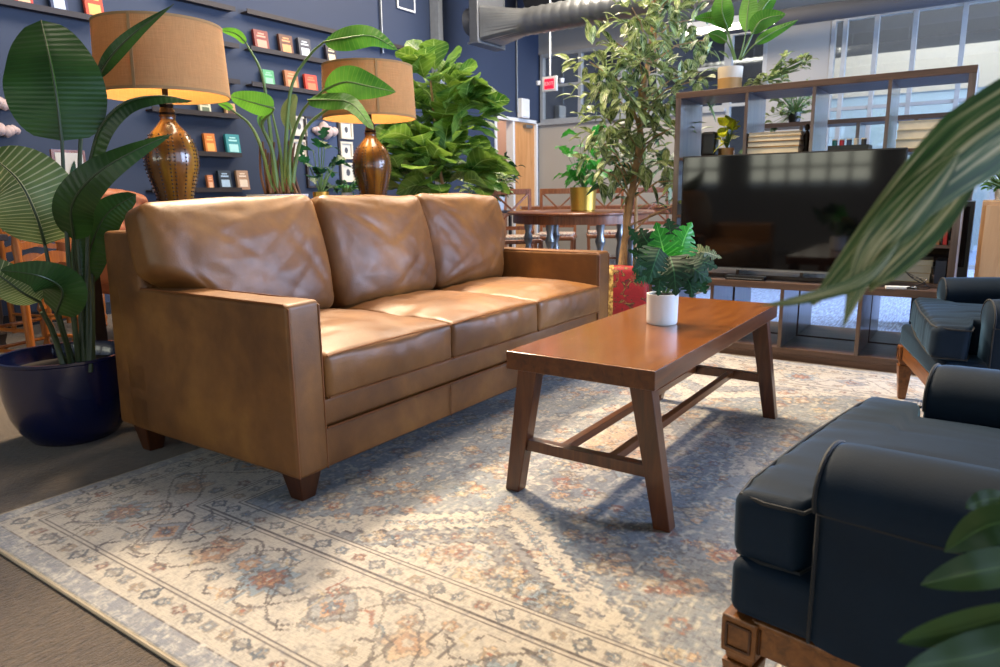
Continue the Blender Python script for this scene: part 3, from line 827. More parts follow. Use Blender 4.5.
# far unit of the same make
fb = thing('bookcase', 'far open walnut bookcase seen through the cells of the television bookcase', 'bookcase', (7.2, 0, 0))
MB().box(0, .35, .12, 2.0, 1.53, 1.57).build('top_board', 'walnut', fb)
for z in (1.13, .73): MB().box(0, .35, .12, 2.0, z, z+.03).build('shelf_board', 'walnut', fb)
for y in (.12, .57, 1.02, 1.50, 1.97): MB().box(0.001, .349, y, y+.03, 0, 1.53).build('divider', 'walnutz', fb)
# TV
tv = thing('television', 'large black flat-screen television on the low bench in front of the bookcase', 'television', (4.172, .945, .438))
TVW, TZ0, TZ1 = 1.165, .058, .712
MB().box(-.02, .03, -TVW/2, TVW/2, TZ0, TZ1).build('housing', 'blackp', tv, bevel=.004)
MB().box(.03, .052, -.35, .35, .1, .45).build('back_shell', 'blackp', tv, bevel=.008)
MB().box(-.0215, -.02, -TVW/2+.008, TVW/2-.008, TZ0+.014, TZ1-.008).build('screen', 'screen', tv)
MB().box(-.023, -.018, -TVW/2, TVW/2, TZ0-.002, TZ0+.008).build('silver_trim', 'steel', tv)
for s_ in (-1, 1):
    q = MB(); q.beam((-.06, s_*.44, .006), (.06, s_*.44, .006), .02, .012); q.beam((.0, s_*.44, .006), (.01, s_*.44, .05), .02, .014, up=(1, 0, 0)); q.build('stand_foot', 'blackp', tv)
# things on the bench
def boxthing(name, label, cat, c, s, mat, rz=0, group=None, bevel=.003, par=None):
    o = MB().box(-s[0]/2, s[0]/2, -s[1]/2, s[1]/2, 0, s[2]).build(name, mat, par, bevel=bevel); o.location = c; o.rotation_euler = (0, 0, rz)
    return tag(o, label, cat, group) if par is None else o
BZ = .439
def book(label, loc, w, h, t, cover, art=None, rx=0, rz=0, group=None, name='book', stand=True):
    """closed book: cover boards, page block and a printed panel; stands facing -y"""
    b_ = MB(); b_.box(-w/2, w/2, -t/2, -t/2+.003, 0, h); b_.box(-w/2, w/2, t/2-.003, t/2, 0, h); b_.box(-w/2, -w/2+.004, -t/2, t/2, 0, h)
    b_.cur = 1; b_.box(-w/2+.004, w/2-.004, -t/2+.003, t/2-.003, .004, h-.004)
    mats = [cover, 'paper']
    if art:
        b_.cur = 2; b_.box(-w*.32, w*.34, -t/2-.0012, -t/2, h*.14, h*.52); b_.box(-w*.3, w*.3, -t/2-.0012, -t/2, h*.66, h*.74); b_.box(-w*.22, w*.22, -t/2-.0012, -t/2, h*.80, h*.86); mats.append(art)
    o = b_.build(name, mats); o.location = loc; o.rotation_euler = (rx, 0, rz)
    return tag(o, label, 'book', group)
CV = {}
def cv(h):
    if h not in CV: CV[h] = plain('cover_'+h.strip('#'), h, .45, nz=.08, nscale=30)
    return CV[h]
# stacks of cream books, top row of the bookcase (z .438+.704)
TOPZ = .438+.711+.001
def flat_book(label, x, y, z, w, l, t, cover, rz=0, group=None):
    b_ = MB(); b_.box(-w/2, w/2, -l/2, l/2, 0, .003); b_.box(-w/2, w/2, -l/2, l/2, t-.003, t); b_.box(w/2-.004, w/2, -l/2, l/2, 0, t)
    b_.cur = 1; b_.box(-w/2+.003, w/2-.004, -l/2+.003, l/2-.003, .003, t-.003)
    o = b_.build('book', [cover, 'paper']); o.location = (x, y, z); o.rotation_euler = (0, 0, rz); return tag(o, label, 'book', group)
hs = [.040, .030, .026, .022]; z = TOPZ
for i, (h_, cl, nm) in enumerate(zip(hs, ('#caa057', '#6b4a2a', '#c9a878', '#b9a27a'), ('bottom', 'second from bottom', 'second from top', 'top'))):
    flat_book('thick cream-edged book, %s of the pile left above the television' % nm, 4.40, 1.045, z, .26, .285, h_, cv(cl), .02*(i-1), 'cream-edged books piled above the television'); z += h_+.001
z = TOPZ
for i, (h_, nm) in enumerate(zip((.045, .045, .045), ('bottom', 'middle', 'top'))):
    flat_book('wide cream box file, %s of the pile in the bookcase\'s right top cell' % nm, 4.40, .295, z, .26, .27, h_, cv('#cfc09c'), .02*(i-1), 'cream box files in the right top cell')['category'] = 'box file'; z += h_+.001
o = MB(); o.rbox((0, 0, .075), (.045, .045, .074), .02, (4, 4, 6)); o.build('speaker', 'blackp', None, True); o = bpy.data.objects['speaker']; o.location = (4.37, 1.44, TOPZ); tag(o, 'small black speaker in the bookcase\'s left top cell', 'speaker')
fg = thing('figurine', 'slim dark carved figurine beside the pile of cream-edged books', 'figurine', (4.33, .878, TOPZ))
q = MB(); q.lathe([(.018, 0), (.02, .01), (.012, .03), (.017, .07), (.019, .09), (.009, .12)], n=16); q.build('torso', 'bronze', fg, True)
q = MB(); q.lathe([(.0, .118), (.012, .125), (.015, .14), (.010, .155), (0, .16)], n=16); q.build('head', 'bronze', fg, True)
# sewing tray
ty = thing('tray', 'flat black tray of thread spools standing above the television', 'tray', (4.34, .655, TOPZ))
q = MB(); q.box(-.07, .07, -.10, .10, 0, .012); q.box(-.07, .07, -.10, -.094, .012, .03); q.box(-.07, .07, .094, .10, .012, .03); q.box(-.07, -.064, -.094, .094, .012, .03); q.build('tray_body', 'blackp', ty)
for i, (cl, nm) in enumerate((('#1f6b66', 'teal'), ('#c22c3a', 'red'), ('#3a4a66', 'slate blue'), ('#c9c2b4', 'cream'), ('#2a2a2e', 'black'))):
    s_ = thing('thread_spool', '%s thread spool standing on the black tray' % nm, 'spool', (4.34-.02, .655+.075-.036*i, TOPZ+.013), group='thread spools on the tray')
    MB().lathe([(.008, .006), (.013, .008), (.013, .045), (.008, .047)], n=14).build('thread', cv(cl), s_, True)
    q = MB(); q.lathe([(.014, 0), (.014, .006)], n=14); q.lathe([(.014, .047), (.014, .053)], n=14); q.build('reel', 'potcream', s_, True)
# right cell beside the TV
z2 = .438+.223; z3 = .438+.355
for i, (cl, nm, t_) in enumerate((('#c22822', 'red', .022), ('#d8702a', 'orange', .018), ('#c9bfa0', 'cream', .02), ('#20242c', 'black', .028), ('#5c7fa8', 'blue', .024))):
    y = .165+i*.031; book('%s upright book in the right cell beside the television' % nm, (4.34, y, z2), .15, .12, t_, cv(cl), None, 0, 0, 'upright books in the right cell')
z = .438+.02+.001
for i, (h_, cl, nm) in enumerate(((.05, '#b89a60', 'bottom'), (.035, '#d8cfb8', 'middle'), (.03, '#d9cba0', 'top'))):
    flat_book('thick pale book lying %s in the pile right of the television' % nm, 4.40, .338, z, .22, .25, h_, cv(cl), .03*i, 'pale books piled right of the television'); z += h_+.001
bx_ = MB().box(-.1, .1, -.05, .05, 0, .12).build('carton', cv('#1c2436'), None, bevel=.003); bx_.location = (4.36, .170, .459+.0)
bx_.scale = (1, .5, 1); tag(bx_, 'small navy carton beside the pale pile right of the television', 'box')
q = MB()
for k in range(3):
    pts = [(4.15, .36, z+.0), (4.12, .33-.02*k, z-.03-.02*k), (4.10, .28-.03*k, .50), (4.085, .2+.02*k, .455+.01*k), (4.08, .30, .4475+.002*k)]
    q.tube(catmull([V(p) for p in pts], 16), .003, 6)
tag(q.build('cable', 'blackp', None, True), 'tangle of black cables on the bench right of the television', 'cable')
boxthing('game_case', 'low tan wooden box on the bench at the television\'s left end', 'box', (4.155, 1.60, BZ), (.07, .14, .035), 'tan')
ph = thing('media_player', 'small black media player under the television\'s left half', 'media player', (4.14, 1.12, BZ))
MB().box(-.03, .03, -.11, .11, 0, .025).build('case', 'blackp', ph, bevel=.003); MB().box(-.031, -.03, -.1, .1, .008, .012).build('display_strip', 'steel', ph)
boxthing('remote_control', 'white remote control lying on the bench by the television\'s right foot', 'remote control', (4.12, .33, BZ), (.04, .14, .014), 'white', .2)

# ------------------------------------------------------------------ pots and plants
def pot(root, r0, r1, h, mat, rim=.008, soil=.85, wall=.008, curved=0, n=40):
    pr_ = [(0, 0), (r0*.94, 0), (r0, .006)]
    for k in range(1, 9):
        t_ = k/8; r = r0+(r1-r0)*(t_**(1/(1+curved)) if curved else t_); pr_.append((r, .006+(h-.006)*t_))
    pr_ += [(r1-wall, h), (r1-wall, h*soil-.01), (0, h*soil-.01)]
    p = MB().lathe(pr_, n=n).build('pot', mat, root, True, sharp=40)
    MB().lathe([(0, h*soil-.008), (r1-wall-.001, h*soil-.008), (r1-wall-.001, h*soil), (r1*.5, h*soil+.006), (0, h*soil+.008)], n=24).build('soil', 'soil', root, True)
    return p

# big paddle-leaf plant left, navy pot
R1 = V((1.26, 2.98, 0))
bp = thing('potted_plant', 'tall paddle-leaf plant in a shiny navy pot beside the sofa\'s left arm', 'plant', R1)
pr_ = [(0, 0), (.13, 0), (.155, .012), (.19, .06), (.215, .12), (.228, .19), (.234, .26), (.236, .335), (.243, .34), (.243, .35), (.226, .35), (.222, .30), (.21, .28), (0, .28)]
MB().lathe(pr_, n=56).build('pot', 'navypot', bp, True, sharp=40)
MB().lathe([(0, .281), (.218, .281), (.215, .29), (.1, .295), (0, .295)], n=32).build('soil', 'soil', bp, True)
def stem(mb, pts, root, r0=.012, r1=.006, n=18):
    ps = catmull([wp(q, root) for q in pts], n); mb.tube(ps, [r0+(r1-r0)*i/n for i in range(n+1)], 8)
def leafpart(root_o, root, pts, wpx, mat, prof=P_PADDLE, tilt=.3, st=None, sr=(.011, .006), stmat='stemdark', **k):
    m_ = MB(); pxleaf(m_, pts, wpx, root, prof, tilt, **k); lo = m_.build('leaf', mat, root_o, True, sharp=180)
    m2 = MB(); allp = (st or [])
    if st: stem(m2, st, root, *sr); m2.build('leaf_stalk', stmat, lo, True)
    rb = MB(); ps = catmull([wp(q, root) for q in pts], 16); rb.tube(ps, [.0045*(1-i/17)+.001 for i in range(17)], 6); rb.build('midrib', stmat, lo, True)
LB = 'leaf_bop'
leafpart(bp, R1, [(62, 141, 2.45), (57, 100, 2.42), (50, 60, 2.42), (41, 20, 2.48)], 89, LB, lambda t: max(0, math.sin(PI*t**.78))**.42, .1, [(80, 372, 2.66), (72, 300, 2.55), (66, 220, 2.48), (62, 141, 2.45)], fold=.12, nu=28, ns=5, wave=.03)
leafpart(bp, R1, [(45, 245, 2.5), (36, 215, 2.42), (18, 180, 2.38), (-14, 152, 2.40)], 88, 'leaf_pale', P_PADDLE, .15, [(76, 372, 2.66), (60, 320, 2.6), (50, 270, 2.52), (45, 245, 2.5)], fold=.25, nu=24, ns=5, wave=.02)
leafpart(bp, R1, [(74, 240, 2.5), (72, 205, 2.40), (95, 175, 2.33), (132, 152, 2.33), (172, 134, 2.38)], 42, LB, lambda t: max(0, math.sin(PI*t**.48))**.8, .45, [(84, 372, 2.66), (80, 300, 2.6), (76, 270, 2.55), (74, 240, 2.5)], fold=.2, nu=28, ns=5)
leafpart(bp, R1, [(88, 168, 2.55), (100, 128, 2.5), (125, 103, 2.48), (160, 96, 2.5), (192, 101, 2.55)], 26, 'leaf_bop', lambda t: max(0, math.sin(PI*t**.55))**.6, 1.0, [(88, 372, 2.66), (87, 300, 2.62), (88, 220, 2.58), (88, 168, 2.55)], fold=.5, nu=28)
leafpart(bp, R1, [(96, 80, 2.6), (112, 55, 2.55), (138, 30, 2.5), (174, 4, 2.48)], 16, 'leaf_bop', P_LANCE, .3, [(90, 372, 2.66), (90, 300, 2.64), (80, 180, 2.66), (84, 110, 2.64), (96, 80, 2.6)], fold=.3, nu=22)
leafpart(bp, R1, [(56, 314, 2.42), (62, 290, 2.32), (40, 276, 2.22), (0, 270, 2.18)], 46, 'leaf_bop', lambda t: max(0, math.sin(PI*t**.55))**.65, .35, [(72, 372, 2.64), (66, 345, 2.55), (56, 314, 2.42)], sr=(.009, .006), fold=.12, nu=22, ns=5)
leafpart(bp, R1, [(40, 302, 2.5), (22, 292, 2.42), (0, 276, 2.36), (-26, 262, 2.36)], 40, 'leaf_pale', P_PADDLE, .5, [(70, 372, 2.64), (58, 345, 2.6), (40, 302, 2.5)], sr=(.008, .005), fold=.1, nu=20)
leafpart(bp, R1, [(84, 285, 2.7), (90, 250, 2.66), (106, 215, 2.64), (136, 194, 2.66)], 36, 'leaf_bop', P_PADDLE, .2, [(86, 372, 2.7), (85, 330, 2.7), (84, 285, 2.7)], fold=.25, nu=22)
leafpart(bp, R1, [(82, 300, 2.62), (79, 260, 2.6), (78, 230, 2.6), (82, 200, 2.6)], 16, 'leaf_bop', P_LANCE, .3, [(80, 372, 2.66), (81, 335, 2.64), (82, 300, 2.62)], fold=.6, nu=16)
s_ = MB()
for a in ((66, 372, 2.62, 52, 330, 2.6, 42, 312, 2.55), (92, 372, 2.70, 92, 300, 2.7, 92, 215, 2.72), (88, 372, 2.68, 86, 340, 2.68, 88, 290, 2.7)):
    stem(s_, [a[0:3], a[3:6], a[6:9]], R1, .013, .008)
s_.build('stem', 'stemdark', bp, True)

# second paddle plant behind sofa (white pot on console)
CZ = .80
R2 = at(278, 196, y=3.06); R2 = V((R2.x, 3.06, CZ))
b2 = thing('potted_plant', 'arching bright-leaved paddle plant in a white tub between the two lamps', 'plant', R2)
pot(b2, .13, .155, .16, 'potwhite', soil=.95)
d0 = (R2+V((0, 0, .15))-EYE).dot(CF)
Lm = 'leaf_lime'
def L2(lp, w_, st, prof=P_PADDLE, tilt=.6, mat=Lm, **k): leafpart(b2, R2, lp, w_, mat, prof, tilt, st, (.012, .0045), 'stemgreen', nu=20, **k)
L2([(246, 43, d0-.1), (236, 34, d0-.12), (221, 30, d0-.14)], 11, [(276, 192, d0), (270, 130, d0), (262, 75, d0-.05), (246, 43, d0-.1)])
L2([(274, 108, d0-.2), (258, 104, d0-.25), (230, 96, d0-.3)], 24, [(278, 192, d0), (272, 150, d0-.05), (262, 125, d0-.12), (272, 112, d0-.18), (274, 108, d0-.2)], tilt=.3)
L2([(232, 110, d0-.05), (226, 106, d0-.08), (218, 103, d0-.1)], 9, [(273, 192, d0), (262, 150, d0), (250, 125, d0), (232, 110, d0-.05)])
L2([(291, 130, d0+.05), (288, 112, d0+.03), (296, 94, d0)], 15, [(288, 192, d0), (290, 160, d0), (291, 130, d0+.05)], mat='leaf_pale', tilt=.2)
L2([(324, 42, d0-.1), (345, 38, d0-.2), (372, 36, d0-.2), (398, 50, d0-.15)], 26, [(286, 192, d0), (286, 140, d0), (292, 85, d0), (310, 55, d0-.05), (324, 42, d0-.1)], tilt=.5, prof=lambda t: max(0, math.sin(PI*t**.8))**.8)
L2([(324, 90, d0-.25), (345, 82, d0-.3), (368, 86, d0-.3), (396, 92, d0-.28)], 32, [(290, 192, d0), (290, 150, d0-.05), (302, 112, d0-.15), (324, 90, d0-.25)], tilt=.1, prof=lambda t: max(0, math.sin(PI*t**.8))**.8)
L2([(308, 100, d0-.2), (330, 100, d0-.3), (352, 104, d0-.36), (374, 130, d0-.38)], 22, [(292, 192, d0), (296, 160, d0-.02), (306, 128, d0-.08), (330, 108, d0-.15), (345, 104, d0-.25)], tilt=.7)
s_ = MB()
for i in range(14):
    x = 262+i*2.6; stem(s_, [(x+4, 194, d0+.03*math.sin(i*2)), (x+random.uniform(-3, 3), 175, d0), (x+(x-280)*.12, random.uniform(140, 165), d0)], R2, .008, .005, 6)
s_.build('brown_stem', 'stembrown', b2, True)
sp = MB()
L2([(272, 112, d0), (260, 118, d0), (262, 130, d0)], 6, [(284, 192, d0), (280, 150, d0), (272, 112, d0)])

# console table behind sofa
cs = thing('console_table', 'long dark console table behind the sofa carrying the lamps and plants', 'table', (1.45, 2.80, 0))
MB().box(0, 2.35, 0, .42, CZ-.04, CZ).build('tabletop', 'ledge', cs, bevel=.003)
for x in (.04, 2.31):
    for y in (.04, .38): MB().box(x-.025, x+.025, y-.025, y+.025, 0, CZ-.04).build('leg', 'ledge', cs)

def lamp():
    r = thing('table_lamp', 'nearer studded amber ceramic table lamp with a wide linen drum shade, left behind the sofa', 'lamp', (1.79, 2.97, CZ), 0, 'matching studded table lamps behind the sofa')
    prof = [(0, 0), (.085, 0), (.088, .015), (.070, .03), (.066, .05), (.068, .10), (.078, .17), (.097, .235), (.109, .285), (.111, .315), (.107, .355), (.094, .395), (.072, .43), (.048, .455), (.034, .475), (.031, .49), (.036, .50), (.0, .50)]
    bd = MB().lathe(prof, n=48); st = bd; bd.cur = 1
    def rad(z):
        for (r0, z0), (r1, z1) in zip(prof[3:-1], prof[4:]):
            if z0 <= z <= z1: return r0+(r1-r0)*(z-z0)/(z1-z0+1e-9)
        return .05
    for k in range(12):
        for da in ((-.09, .09) if k % 2 == 0 else (0,)):
            a = 2*PI*k/12+da
            for j in range(22):
                z = .08+.335*j/21; rr = rad(z)+.001; c_ = V((rr*math.cos(a), rr*math.sin(a), z)); s__ = .0042
                st.lathe([(0, -s__), (s__*.8, -s__*.5), (s__, 0), (s__*.8, s__*.5), (0, s__)], c_, 6)
    bd.build('lamp_body', ['amber', 'stud'], r, True, sharp=50)
    q = MB(); q.lathe([(.03, .50), (.033, .51), (.025, .53), (.03, .545), (.02, .56), (.012, .57), (.012, .66), (0, .66)], n=20); q.build('neck', 'bronze', r, True)
    hp = MB()
    hp.tube([(0, 0, .62), (.0, 0, .82)], .004, 8)
    for a in (0, 2*PI/3, 4*PI/3): hp.tube([(0, 0, .82), (.250*math.cos(a), .250*math.sin(a), .855)], .0025, 6)
    hp.build('shade_carrier', 'bronze', r, True)
    MB().lathe([(0, .63), (.018, .64), (.03, .67), (.032, .70), (.02, .73), (0, .735)], n=18).build('bulb', 'bulb', r, True)
    zb, zt_ = .575, .862
    sh = MB().lathe([(.264, zb), (.252, zt_), (.249, zt_), (.261, zb)], n=72, closed=True).build('lamp_shade', 'shade', r, True, sharp=40)
    tr = MB(); tr.lathe([(.2655, zb), (.2655, zb+.012), (.263, zb+.012), (.260, zb)], n=72, closed=True); tr.lathe([(.2535, zt_-.010), (.2535, zt_+.001), (.2485, zt_+.001), (.251, zt_-.01)], n=72, closed=True)
    a = math.radians(215); tr.beam((.266*math.cos(a), .266*math.sin(a), zb), (.254*math.cos(a), .254*math.sin(a), zt_), .012, .002, up=(math.cos(a), math.sin(a), 0))
    tr.build('trim_tape', plain('shade_tape', '#9c7a4f', .9), sh, True)
    return r
lp = lamp(); lp2 = copy_tree(lp); lp2.location = (3.02, 2.97, CZ); lp2.rotation_euler = (0, 0, .35); lp2['label'] = 'farther studded amber ceramic table lamp with a wide linen drum shade, beside the fiddle-leaf fig'
for L_ in (lp, lp2):
    pl = bpy.data.lights.new('lamp_light', 'POINT'); pl.energy = 16; pl.color = (1, .72, .36); pl.shadow_soft_size = .05
    o = bpy.data.objects.new('lamp_light', pl); COL.objects.link(o); o.location = V(L_.location)+V((0, 0, .745))

def blob_plant(name, label, base, r0, r1, h, potmat, leaves, mat, size, seed, prof=P_OVAL, droop=.35, trunk=None, aspect=.5, fold=.15, cat='plant', stemm='stemgreen', notch=0, soil=.9, nu=6, extra=None):
    """leaves: list of (centre offset V, radius V) ellipsoids with counts"""
    rnd = random.Random(seed); r = thing(name, label, cat, base)
    if potmat: pot(r, r0, r1, h, potmat, soil=soil)
    f = MB(); s = MB(); top = V((0, 0, h*.9))
    for (c, e, n) in leaves:
        c = V(c)
        for i in range(n):
            while True:
                q = V([rnd.uniform(-1, 1) for _ in range(3)])
                if q.length < 1: break
            p = c+V((q.x*e[0], q.y*e[1], q.z*e[2])); out = (p-(c-V((0, 0, e[2]*.6)))); out.z *= .5
            if out.length < 1e-3: out = V((1, 0, 0))
            d = (out.normalized()+V([rnd.uniform(-.5, .5) for _ in range(3)])).normalized(); d.z = d.z*.7+.15; d.normalize()
            L = size*rnd.uniform(.65, 1.15); up = V((0, 0, 1)); sd = d.cross(up)
            if sd.length < .1: sd = V((1, 0, 0))
            sd.normalize(); ti = rnd.uniform(-.7, .7); sd = (sd*math.cos(ti)+sd.cross(d)*math.sin(ti))
            pts = [p, p+d*L*.5+up*L*.02, p+d*L-up*L*droop]
            f.blade(pts, lambda t, pp, T, sd=sd: sd, L*aspect/2, prof, fold=fold, nu=(nu+3 if size > .2 else nu) if not notch else 16, ns=2 if not notch else 3, notch=notch, wave=.06)
            if not trunk or rnd.random() < .35:
                b0 = top if not trunk else min([V(t_) for t_ in trunk], key=lambda t_: (t_-p).length)
                mid = b0.lerp(p, .55)+V((0, 0, .05*(p-b0).length)); s.tube([b0, mid, p], [.004, .003, .002], 5)
    if trunk: tk = catmull([V(t_) for t_ in trunk], 20); s2 = MB(); s2.tube(tk, [.02*(1-.6*i/20) for i in range(21)], 10); s2.build('trunk', 'bark', r, True)
    f.build('foliage', mat, r, True, sharp=180); s.build('stems', stemm, r, True)
    return r

# monstera on the coffee table
R3 = V((2.365, .925, RZ+TH+.001))
mo = thing('potted_plant', 'small artificial monstera in a white cylinder pot on the coffee table', 'plant', R3)
pot(mo, .054, .056, .108, 'potwhite', soil=.93)
d3 = (R3-EYE).dot(CF)
def ML(lp_, w_, mat, tilt, st0, **k):
    m_ = MB(); pxleaf(m_, lp_, w_, R3, P_HEART, tilt, notch=.75, nu=40, ns=5, fold=.18, **k); lo = m_.build('leaf', mat, mo, True, sharp=180)
    m2 = MB(); stem(m2, [(664, 297, d3), st0, lp_[0]], R3, .0022, .0018, 10); m2.build('leaf_stalk', 'stemgreen', lo, True)
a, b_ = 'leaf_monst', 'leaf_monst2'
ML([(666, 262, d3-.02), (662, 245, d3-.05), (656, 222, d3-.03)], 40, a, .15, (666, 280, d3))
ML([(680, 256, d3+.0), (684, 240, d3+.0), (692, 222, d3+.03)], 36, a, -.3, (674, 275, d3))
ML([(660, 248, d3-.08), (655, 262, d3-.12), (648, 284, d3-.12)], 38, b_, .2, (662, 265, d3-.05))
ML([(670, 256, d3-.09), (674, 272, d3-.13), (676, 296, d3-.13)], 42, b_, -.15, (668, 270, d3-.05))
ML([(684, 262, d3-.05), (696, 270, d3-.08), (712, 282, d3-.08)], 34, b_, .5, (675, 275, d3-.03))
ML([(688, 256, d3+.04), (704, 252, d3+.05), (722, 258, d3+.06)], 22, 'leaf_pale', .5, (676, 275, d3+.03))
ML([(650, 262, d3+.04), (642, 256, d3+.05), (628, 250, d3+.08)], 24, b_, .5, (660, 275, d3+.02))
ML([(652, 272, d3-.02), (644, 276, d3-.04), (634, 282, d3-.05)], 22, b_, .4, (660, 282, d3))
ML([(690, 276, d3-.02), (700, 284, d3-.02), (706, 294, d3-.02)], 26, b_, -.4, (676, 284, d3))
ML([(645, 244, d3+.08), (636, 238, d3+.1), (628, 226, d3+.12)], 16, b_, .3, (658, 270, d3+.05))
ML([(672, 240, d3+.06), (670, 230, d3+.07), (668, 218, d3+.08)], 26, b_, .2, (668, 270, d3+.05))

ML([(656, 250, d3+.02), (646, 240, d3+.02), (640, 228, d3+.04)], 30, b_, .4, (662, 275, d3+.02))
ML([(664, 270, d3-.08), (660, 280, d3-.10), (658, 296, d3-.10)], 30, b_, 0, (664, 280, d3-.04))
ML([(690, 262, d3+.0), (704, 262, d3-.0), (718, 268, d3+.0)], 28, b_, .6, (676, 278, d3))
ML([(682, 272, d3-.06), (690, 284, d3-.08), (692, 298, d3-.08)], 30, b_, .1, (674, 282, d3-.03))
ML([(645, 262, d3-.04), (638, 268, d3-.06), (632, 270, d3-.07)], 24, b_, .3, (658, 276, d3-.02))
# fiddle-leaf fig
R4 = V((4.72, 3.80, 0))
tr4 = [(0, 0, .3), (.02, 0, .8), (-.05, .02, 1.2), (-.12, 0, 1.6), (-.15, 0, 1.85)]
blob_plant('fiddle_leaf_fig', 'bushy fiddle-leaf fig with big round leaves right of the farther lamp', R4, .15, .19, .32, 'potwhite',
    [((-.10, 0, 1.80), (.30, .25, .18), 46), ((-.05, 0, 1.55), (.40, .35, .22), 60), ((-.15, 0, 1.2), (.52, .4, .25), 95), ((.12, 0, 1.12), (.36, .3, .18), 36)], 'leaf_fiddle', .30, 11, P_FIDDLE, .2, tr4, .85, .10)

# ficus tree
R5 = V((4.235, 1.955, 0)); 
fc = thing('ficus_tree', 'tall slender ficus tree with variegated leaves left of the bookcase', 'tree', R5)
pot(fc, .13, .16, .28, 'ledge')
def dpt(p): return (p-EYE).dot(CF)
D5 = 4.62
trk = catmull([V((0, 0, .25))]+[wp(q, R5) for q in ((622, 262, D5), (630, 205, D5), (638, 150, D5+.02), (643, 100, D5), (650, 50, D5), (656, 0, D5), (662, -50, D5))], 30)
t_ = MB(); t_.tube(trk, [.026*(1-.6*i/30) for i in range(31)], 10); t_.tube([p+V((.03*math.sin(i*.7), .03*math.cos(i*.7), 0)) for i, p in enumerate(trk)], [.008]*31, 6); t_.build('trunk', 'bark', fc, True)
br = MB(); fo = MB(); rnd = random.Random(5)
cl = [(598, 92, 10), (606, 72, 10), (622, 58, 14), (640, 62, 12), (655, 70, 12), (672, 92, 12), (690, 82, 10), (640, 20, 16), (662, 10, 18), (690, 20, 14), (682, 48, 16), (628, 98, 16), (606, 118, 18), (640, 128, 16), (672, 128, 16), (690, 132, 8), (618, 142, 16), (645, 158, 14), (668, 160, 14), (600, 140, 10), (684, 180, 8), (690, 215, 4), (590, 62, 6), (700, 72, 8), (650, 36, 14), (612, 82, 10), (656, 105, 14), (632, 8, 10), (676, -8, 12), (704, 40, 6), (612, 158, 8), (650, 176, 5), (676, 205, 3), (598, 168, 6), (624, 162, 6), (612, 40, 6)]
for (cx, cy, n) in cl:
    dd = D5+rnd.uniform(-.28, .28); c = wp((cx, cy, dd), R5)
    near = min(trk, key=lambda p: (p-c-V((0, 0, -.2))).length)
    br.tube([near, near.lerp(c, .5)+V((0, 0, .05)), c], [.007, .005, .003], 5)
    for i in range(int(n*2.0)):
        o_ = V([rnd.gauss(0, .062) for _ in range(3)]); p = c+o_; d = (o_.normalized()+V((0, 0, rnd.uniform(-.5, .5)))).normalized(); L = rnd.uniform(.08, .15)
        sd = d.cross(V((rnd.uniform(-.4, .4), rnd.uniform(-.4, .4), 1))).normalized()
        fo.blade([p, p+d*L*.5, p+d*L+V((0, 0, -L*.18))], lambda t, pp, T, sd=sd: sd, L*.21, P_OVAL, fold=.25, nu=5, ns=2)
br.build('branches', 'bark', fc, True); fo.build('foliage', 'leaf_ficus', fc, True, sharp=180)

def brocade():
    t = NT('red_brocade'); c = t.coord(); a = t.noise(c, 13, 3, .6, 1.2)
    sp = t.n.new('ShaderNodeSeparateXYZ'); t.t.links.new(c, sp.inputs[0]); xx = sp.outputs[0]
    g = t.math('ADD', t.math('LESS_THAN', t.math('ABSOLUTE', t.math('ADD', xx, .112)), .010), t.math('LESS_THAN', t.math('ABSOLUTE', t.math('ADD', xx, .073)), .020))
    base = t.ramp(a, [(.44, '#8e0d14'), (.52, '#9e141b'), (.56, '#2c100e'), (.60, '#96742f'), (.63, '#86101a')])
    t.P(Base_Color=t.mix(g, base, t.ramp(t.noise(c, 60, 2), [(.4, '#8a6224'), (.6, '#e0b860')])), Roughness=.6)
    t.bump(t.noise(c, 200, 2), .4, .002); return t.m
# red and gold bag beside the sofa's far arm
bg = thing('fabric_bag', 'red brocade fabric bag with gold stripes standing between the sofa\'s far arm and the bench', 'bag', (3.93, 1.80, RZ+.004), -1.13)
def gf(p): return V((p.x*(1-.12*max(0, p.z)/.24), p.y*(1-.35*max(0, p.z)/.24)+.01*fnoise(p, 6), p.z+.012*fnoise(p, 5, 3)))
MB().rbox((0, 0, .245), (.17, .09, .243), .04, (10, 6, 12), fn=gf).build('bag_body', brocade(), bg, True, sharp=80)
# ------------------------------------------------------------------ foreground plants by the camera's right
fpR = V((.62, -.62, 0))
fp = thing('potted_plant', 'blurred variegated long-leaf plant in the right foreground, one leaf crossing before the television', 'plant', fpR)
pot(fp, .14, .17, .30, 'potcream')
def FL(pts, w_, tilt, mat='leaf_fore', prof=P_LANCE, fold=.2, nu=24):
    pxleaf(FM, pts, w_, fpR, prof, tilt, fold=fold, nu=nu, ns=4)
t_ = NT('foreground_leaf_pale'); uvn = t_.n.new('ShaderNodeUVMap').outputs[0]
nzf = t_.noise(uvn, 1, 1); mp = t_.n.new('ShaderNodeMapping'); t_.t.links.new(uvn, mp.inputs[0]); mp.inputs['Scale'].default_value = (7, .8, 1)
t_.P(Base_Color=t_.ramp(t_.noise(mp.outputs[0], 1.6, 3, .6), [(.38, '#203a14'), (.49, '#3c5c26'), (.56, '#9c976a'), (.66, '#c4b890')]), Roughness=.45); M['leaf_fore'] = t_.m
FM = MB()
FL([(1090, 70, .52), (985, 135, .52), (905, 205, .52), (812, 305, .53)], 78, .1, prof=lambda t: (min(1, (1-t)*1.6))**.8*.95+.05)
FL([(960, 150, .50), (905, 215, .50), (868, 262, .51), (842, 330, .52)], 40, .1, prof=P_LANCE)
FL([(985, 150, .54), (925, 220, .54), (880, 270, .54), (870, 292, .545)], 46, -.1, prof=P_LANCE)
